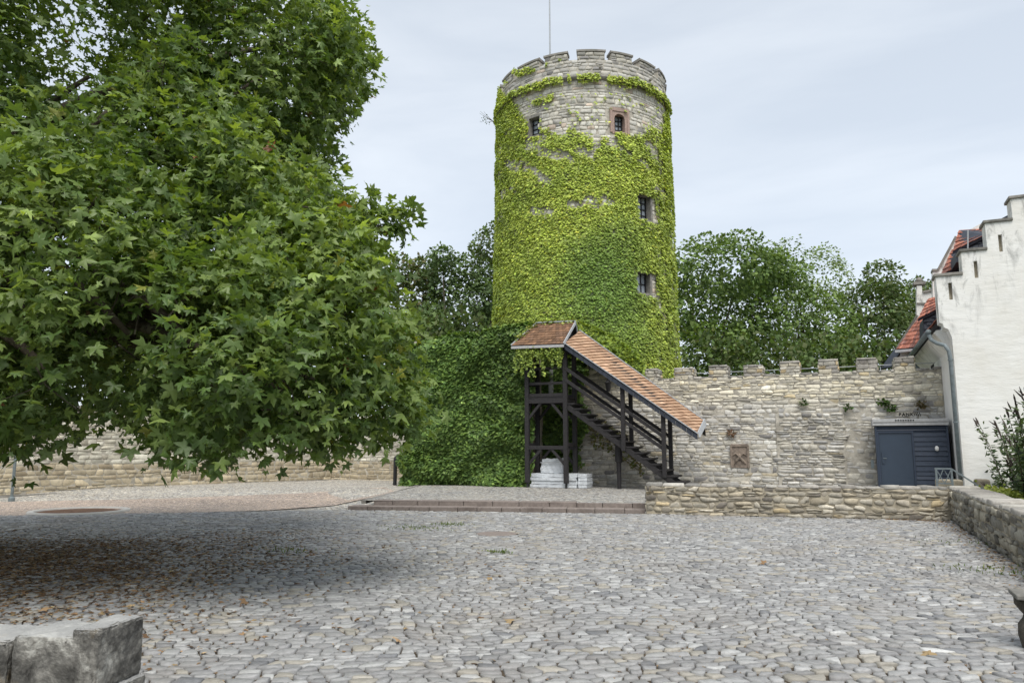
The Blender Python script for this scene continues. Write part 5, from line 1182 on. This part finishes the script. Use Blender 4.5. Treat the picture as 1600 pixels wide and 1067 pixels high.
for i, (c, r) in enumerate(BL):
    s = np.array(TB0)+np.array([0, 0, 2.6+(i % 5)*.7]); m = MB(); c = np.array(c); md = (s+c)/2+np.array([0, 0, .7])+rng.normal(0, .25, 3)
    pts_ = [s*(1-q)**2+2*md*q*(1-q)+c*q*q for q in np.linspace(0, 1, 8)]; m.tube(pts_, list(np.linspace(.16, .03, 8)), 8); m.build('limb', M['bark'], pt, smooth=True)
# twigs: from near each clump back towards the inside
tws = MB(); idx = rng.choice(NC, 900, replace=False)
for i in idx:
    p = P[i]; q = p-D[i]*rng.uniform(.5, .9)+rng.normal(0, .12, 3); tws.tube([q, (p+q)/2+rng.normal(0, .05, 3), p], [.011, .007, .004], 4)
tws.build('twigs', M['bark'], pt)['kind'] = 'stuff'
sbt = MB(); b0 = VD(540, 372, 8.9)
for e in ex[:13]: sbt.tube([b0, (b0+e)/2+np.array([0, 0, .06]), e], [.012, .008, .004], 5)
sbt.build('twig', M['bark'], pt)
# ================================================================ FALLEN LEAVES, GRASS TUFTS
rng = np.random.default_rng(1100)
def ground_leaves(name, X, Y, size, cols, label=None, lift=.025, kind='stuff'):
    n = len(X); p = np.stack([X, Y, lift+.01*rng.random(n)+gz(X, Y)], 1); a = rng.uniform(0, 6.28, n)
    tp = np.stack([np.cos(a), np.sin(a), rng.normal(0, .15, n)], 1); nr = np.tile([0, 0, 1.0], (n, 1))+rng.normal(0, .22, (n, 3))
    o = scatter(name, PV, PF, p, frames(tp, nr), size, palette(n, rng, cols, [1]*len(cols), .3), M['litter'], bend=rng.uniform(-2, 3, n)); 
    return tag(o, kind=kind, label=label)
BRN = [(.20,.125,.07), (.28,.18,.10), (.12,.075,.045), (.34,.25,.14)]
lat = rng.normal(-8.0, 2.5, 36000); dep = rng.normal(10.0, 2.1, 36000); W2 = lat[:, None]*RT[:2]+dep[:, None]*FW[:2]; kx = (W2[:, 0] < 2) & (dep > 3.9) & (dep < 15); W2 = W2[kx]
cl = SN(71, 2, 1.2)(W2[:, 0], W2[:, 1]); W2 = W2[(cl > -.4) | (rng.random(len(W2)) < .3)]
s0 = rng.uniform(.022, .055, len(W2)); ground_leaves('leaf_litter', W2[:, 0], W2[:, 1], s0, BRN)
lat = rng.uniform(-6, 5.5, 12000); dep = rng.uniform(3.9, 17, 12000); W2 = lat[:, None]*RT[:2]+dep[:, None]*FW[:2]; kx = (W2[:, 0] < 2.05) & (W2[:, 1] < 17.5); W2 = W2[kx]
W2 = W2[SN(75, 2, 2.2)(W2[:, 0], W2[:, 1]) > -.1]; ground_leaves('leaf_litter', W2[:, 0], W2[:, 1], rng.uniform(.006, .026, len(W2))*np.where(rng.random(len(W2)) < .06, 1.7, 1), [(.26,.17,.10), (.34,.25,.15), (.18,.12,.07)], lift=.012)
x = np.concatenate([2.08-abs(rng.normal(0, .18, 500)), rng.uniform(.8, 2.0, 200)]); y = np.concatenate([rng.uniform(9, 19, 500), 19.0-abs(rng.normal(0, .12, 200))]); ground_leaves('leaf_litter', x, y, rng.uniform(.02, .05, 700), BRN)
big_ = [((555, 970), 'curled orange leaf on cobbles to the right of the lower left wall end'), ((800, 971), 'pale orange leaf on cobbles straight below the wrapped slabs'), ((65, 955), 'dry leaf just behind the lower left wall end, close to the edge'),
 ((385, 940), 'brown leaf at the near edge of the plane tree shade'), ((765, 903), 'flat yellowish leaf in the middle of the sunlit cobbles'), ((915, 875), 'small white leaf below the middle of the stair'),
 ((1195, 880), 'dark brown leaf on cobbles below the low wall with dark shed behind'), ((1455, 1020), 'lone pale leaf on cobbles left of the stone baluster'), ((620, 1000), 'dull brown leaf near the bottom edge left of centre'), ((230, 930), 'dry leaf in the shade right above the lower left wall end')]
vm_ = []
for cix in range(3):
    me = mesh('fallen_leaf', PV*np.array([1, 1, 2.2]), PF, M['litter'], None, col=np.repeat(np.array([BRN[1], BRN[3], (.45,.30,.17)])[cix][None], len(PV), 0)); vm_.append(me.data); bpy.data.objects.remove(me)
for i, ((a, b), lab_) in enumerate(big_):
    q = G(a, b, .03); o = link('fallen_leaf', vm_[i % 3]); o.location = (q[0], q[1], .045); s = rng.uniform(.07, .105); o.scale = (s, s, s); o.rotation_euler = (rng.normal(0, .3), rng.normal(0, .3), rng.uniform(0, 6.28))
    tag(o, lab_, 'leaf', 'dry leaves lying on the cobbles')
def grass(c, rad, n, seed):
    rng = np.random.default_rng(seed); p = np.array([c[0], c[1], .01])+np.stack([rng.normal(0, rad, n), rng.normal(0, rad*.6, n), 0*rng.random(n)], 1)
    return p
GP = [grass(G(a, b), r_, nn_, int(a)) for a, b, r_, nn_ in [(702, 821, .2, 170), (660, 828, .35, 100), (640, 825, .3, 80), (780, 865, .12, 80), (630, 795, .1, 60), (820, 799, .1, 60), (1555, 893, .3, 90), (1500, 850, .4, 50), (1590, 900, .2, 50), (440, 862, .3, 60)]]
GP = np.concatenate(GP); n = len(GP); scatter('grass_tufts', FVt*np.array([.25, 1, 1]), FFt, GP, frames(np.tile([0, 0, 1.0], (n, 1))+rng.normal(0, .5, (n, 3)), rng.normal(size=(n, 3))), rng.uniform(.03, .08, n), palette(n, rng, [(.12,.18,.04), (.18,.22,.06)], [1, 1], .2), M['leaf_far'])['kind'] = 'stuff'
# ---------------------------------------------------------------- put each Empty at its thing's base, parts kept in place
for o, b in BASES:
    o.location = b
    for ch in o.children: ch.matrix_parent_inverse = Matrix.Translation(-b)
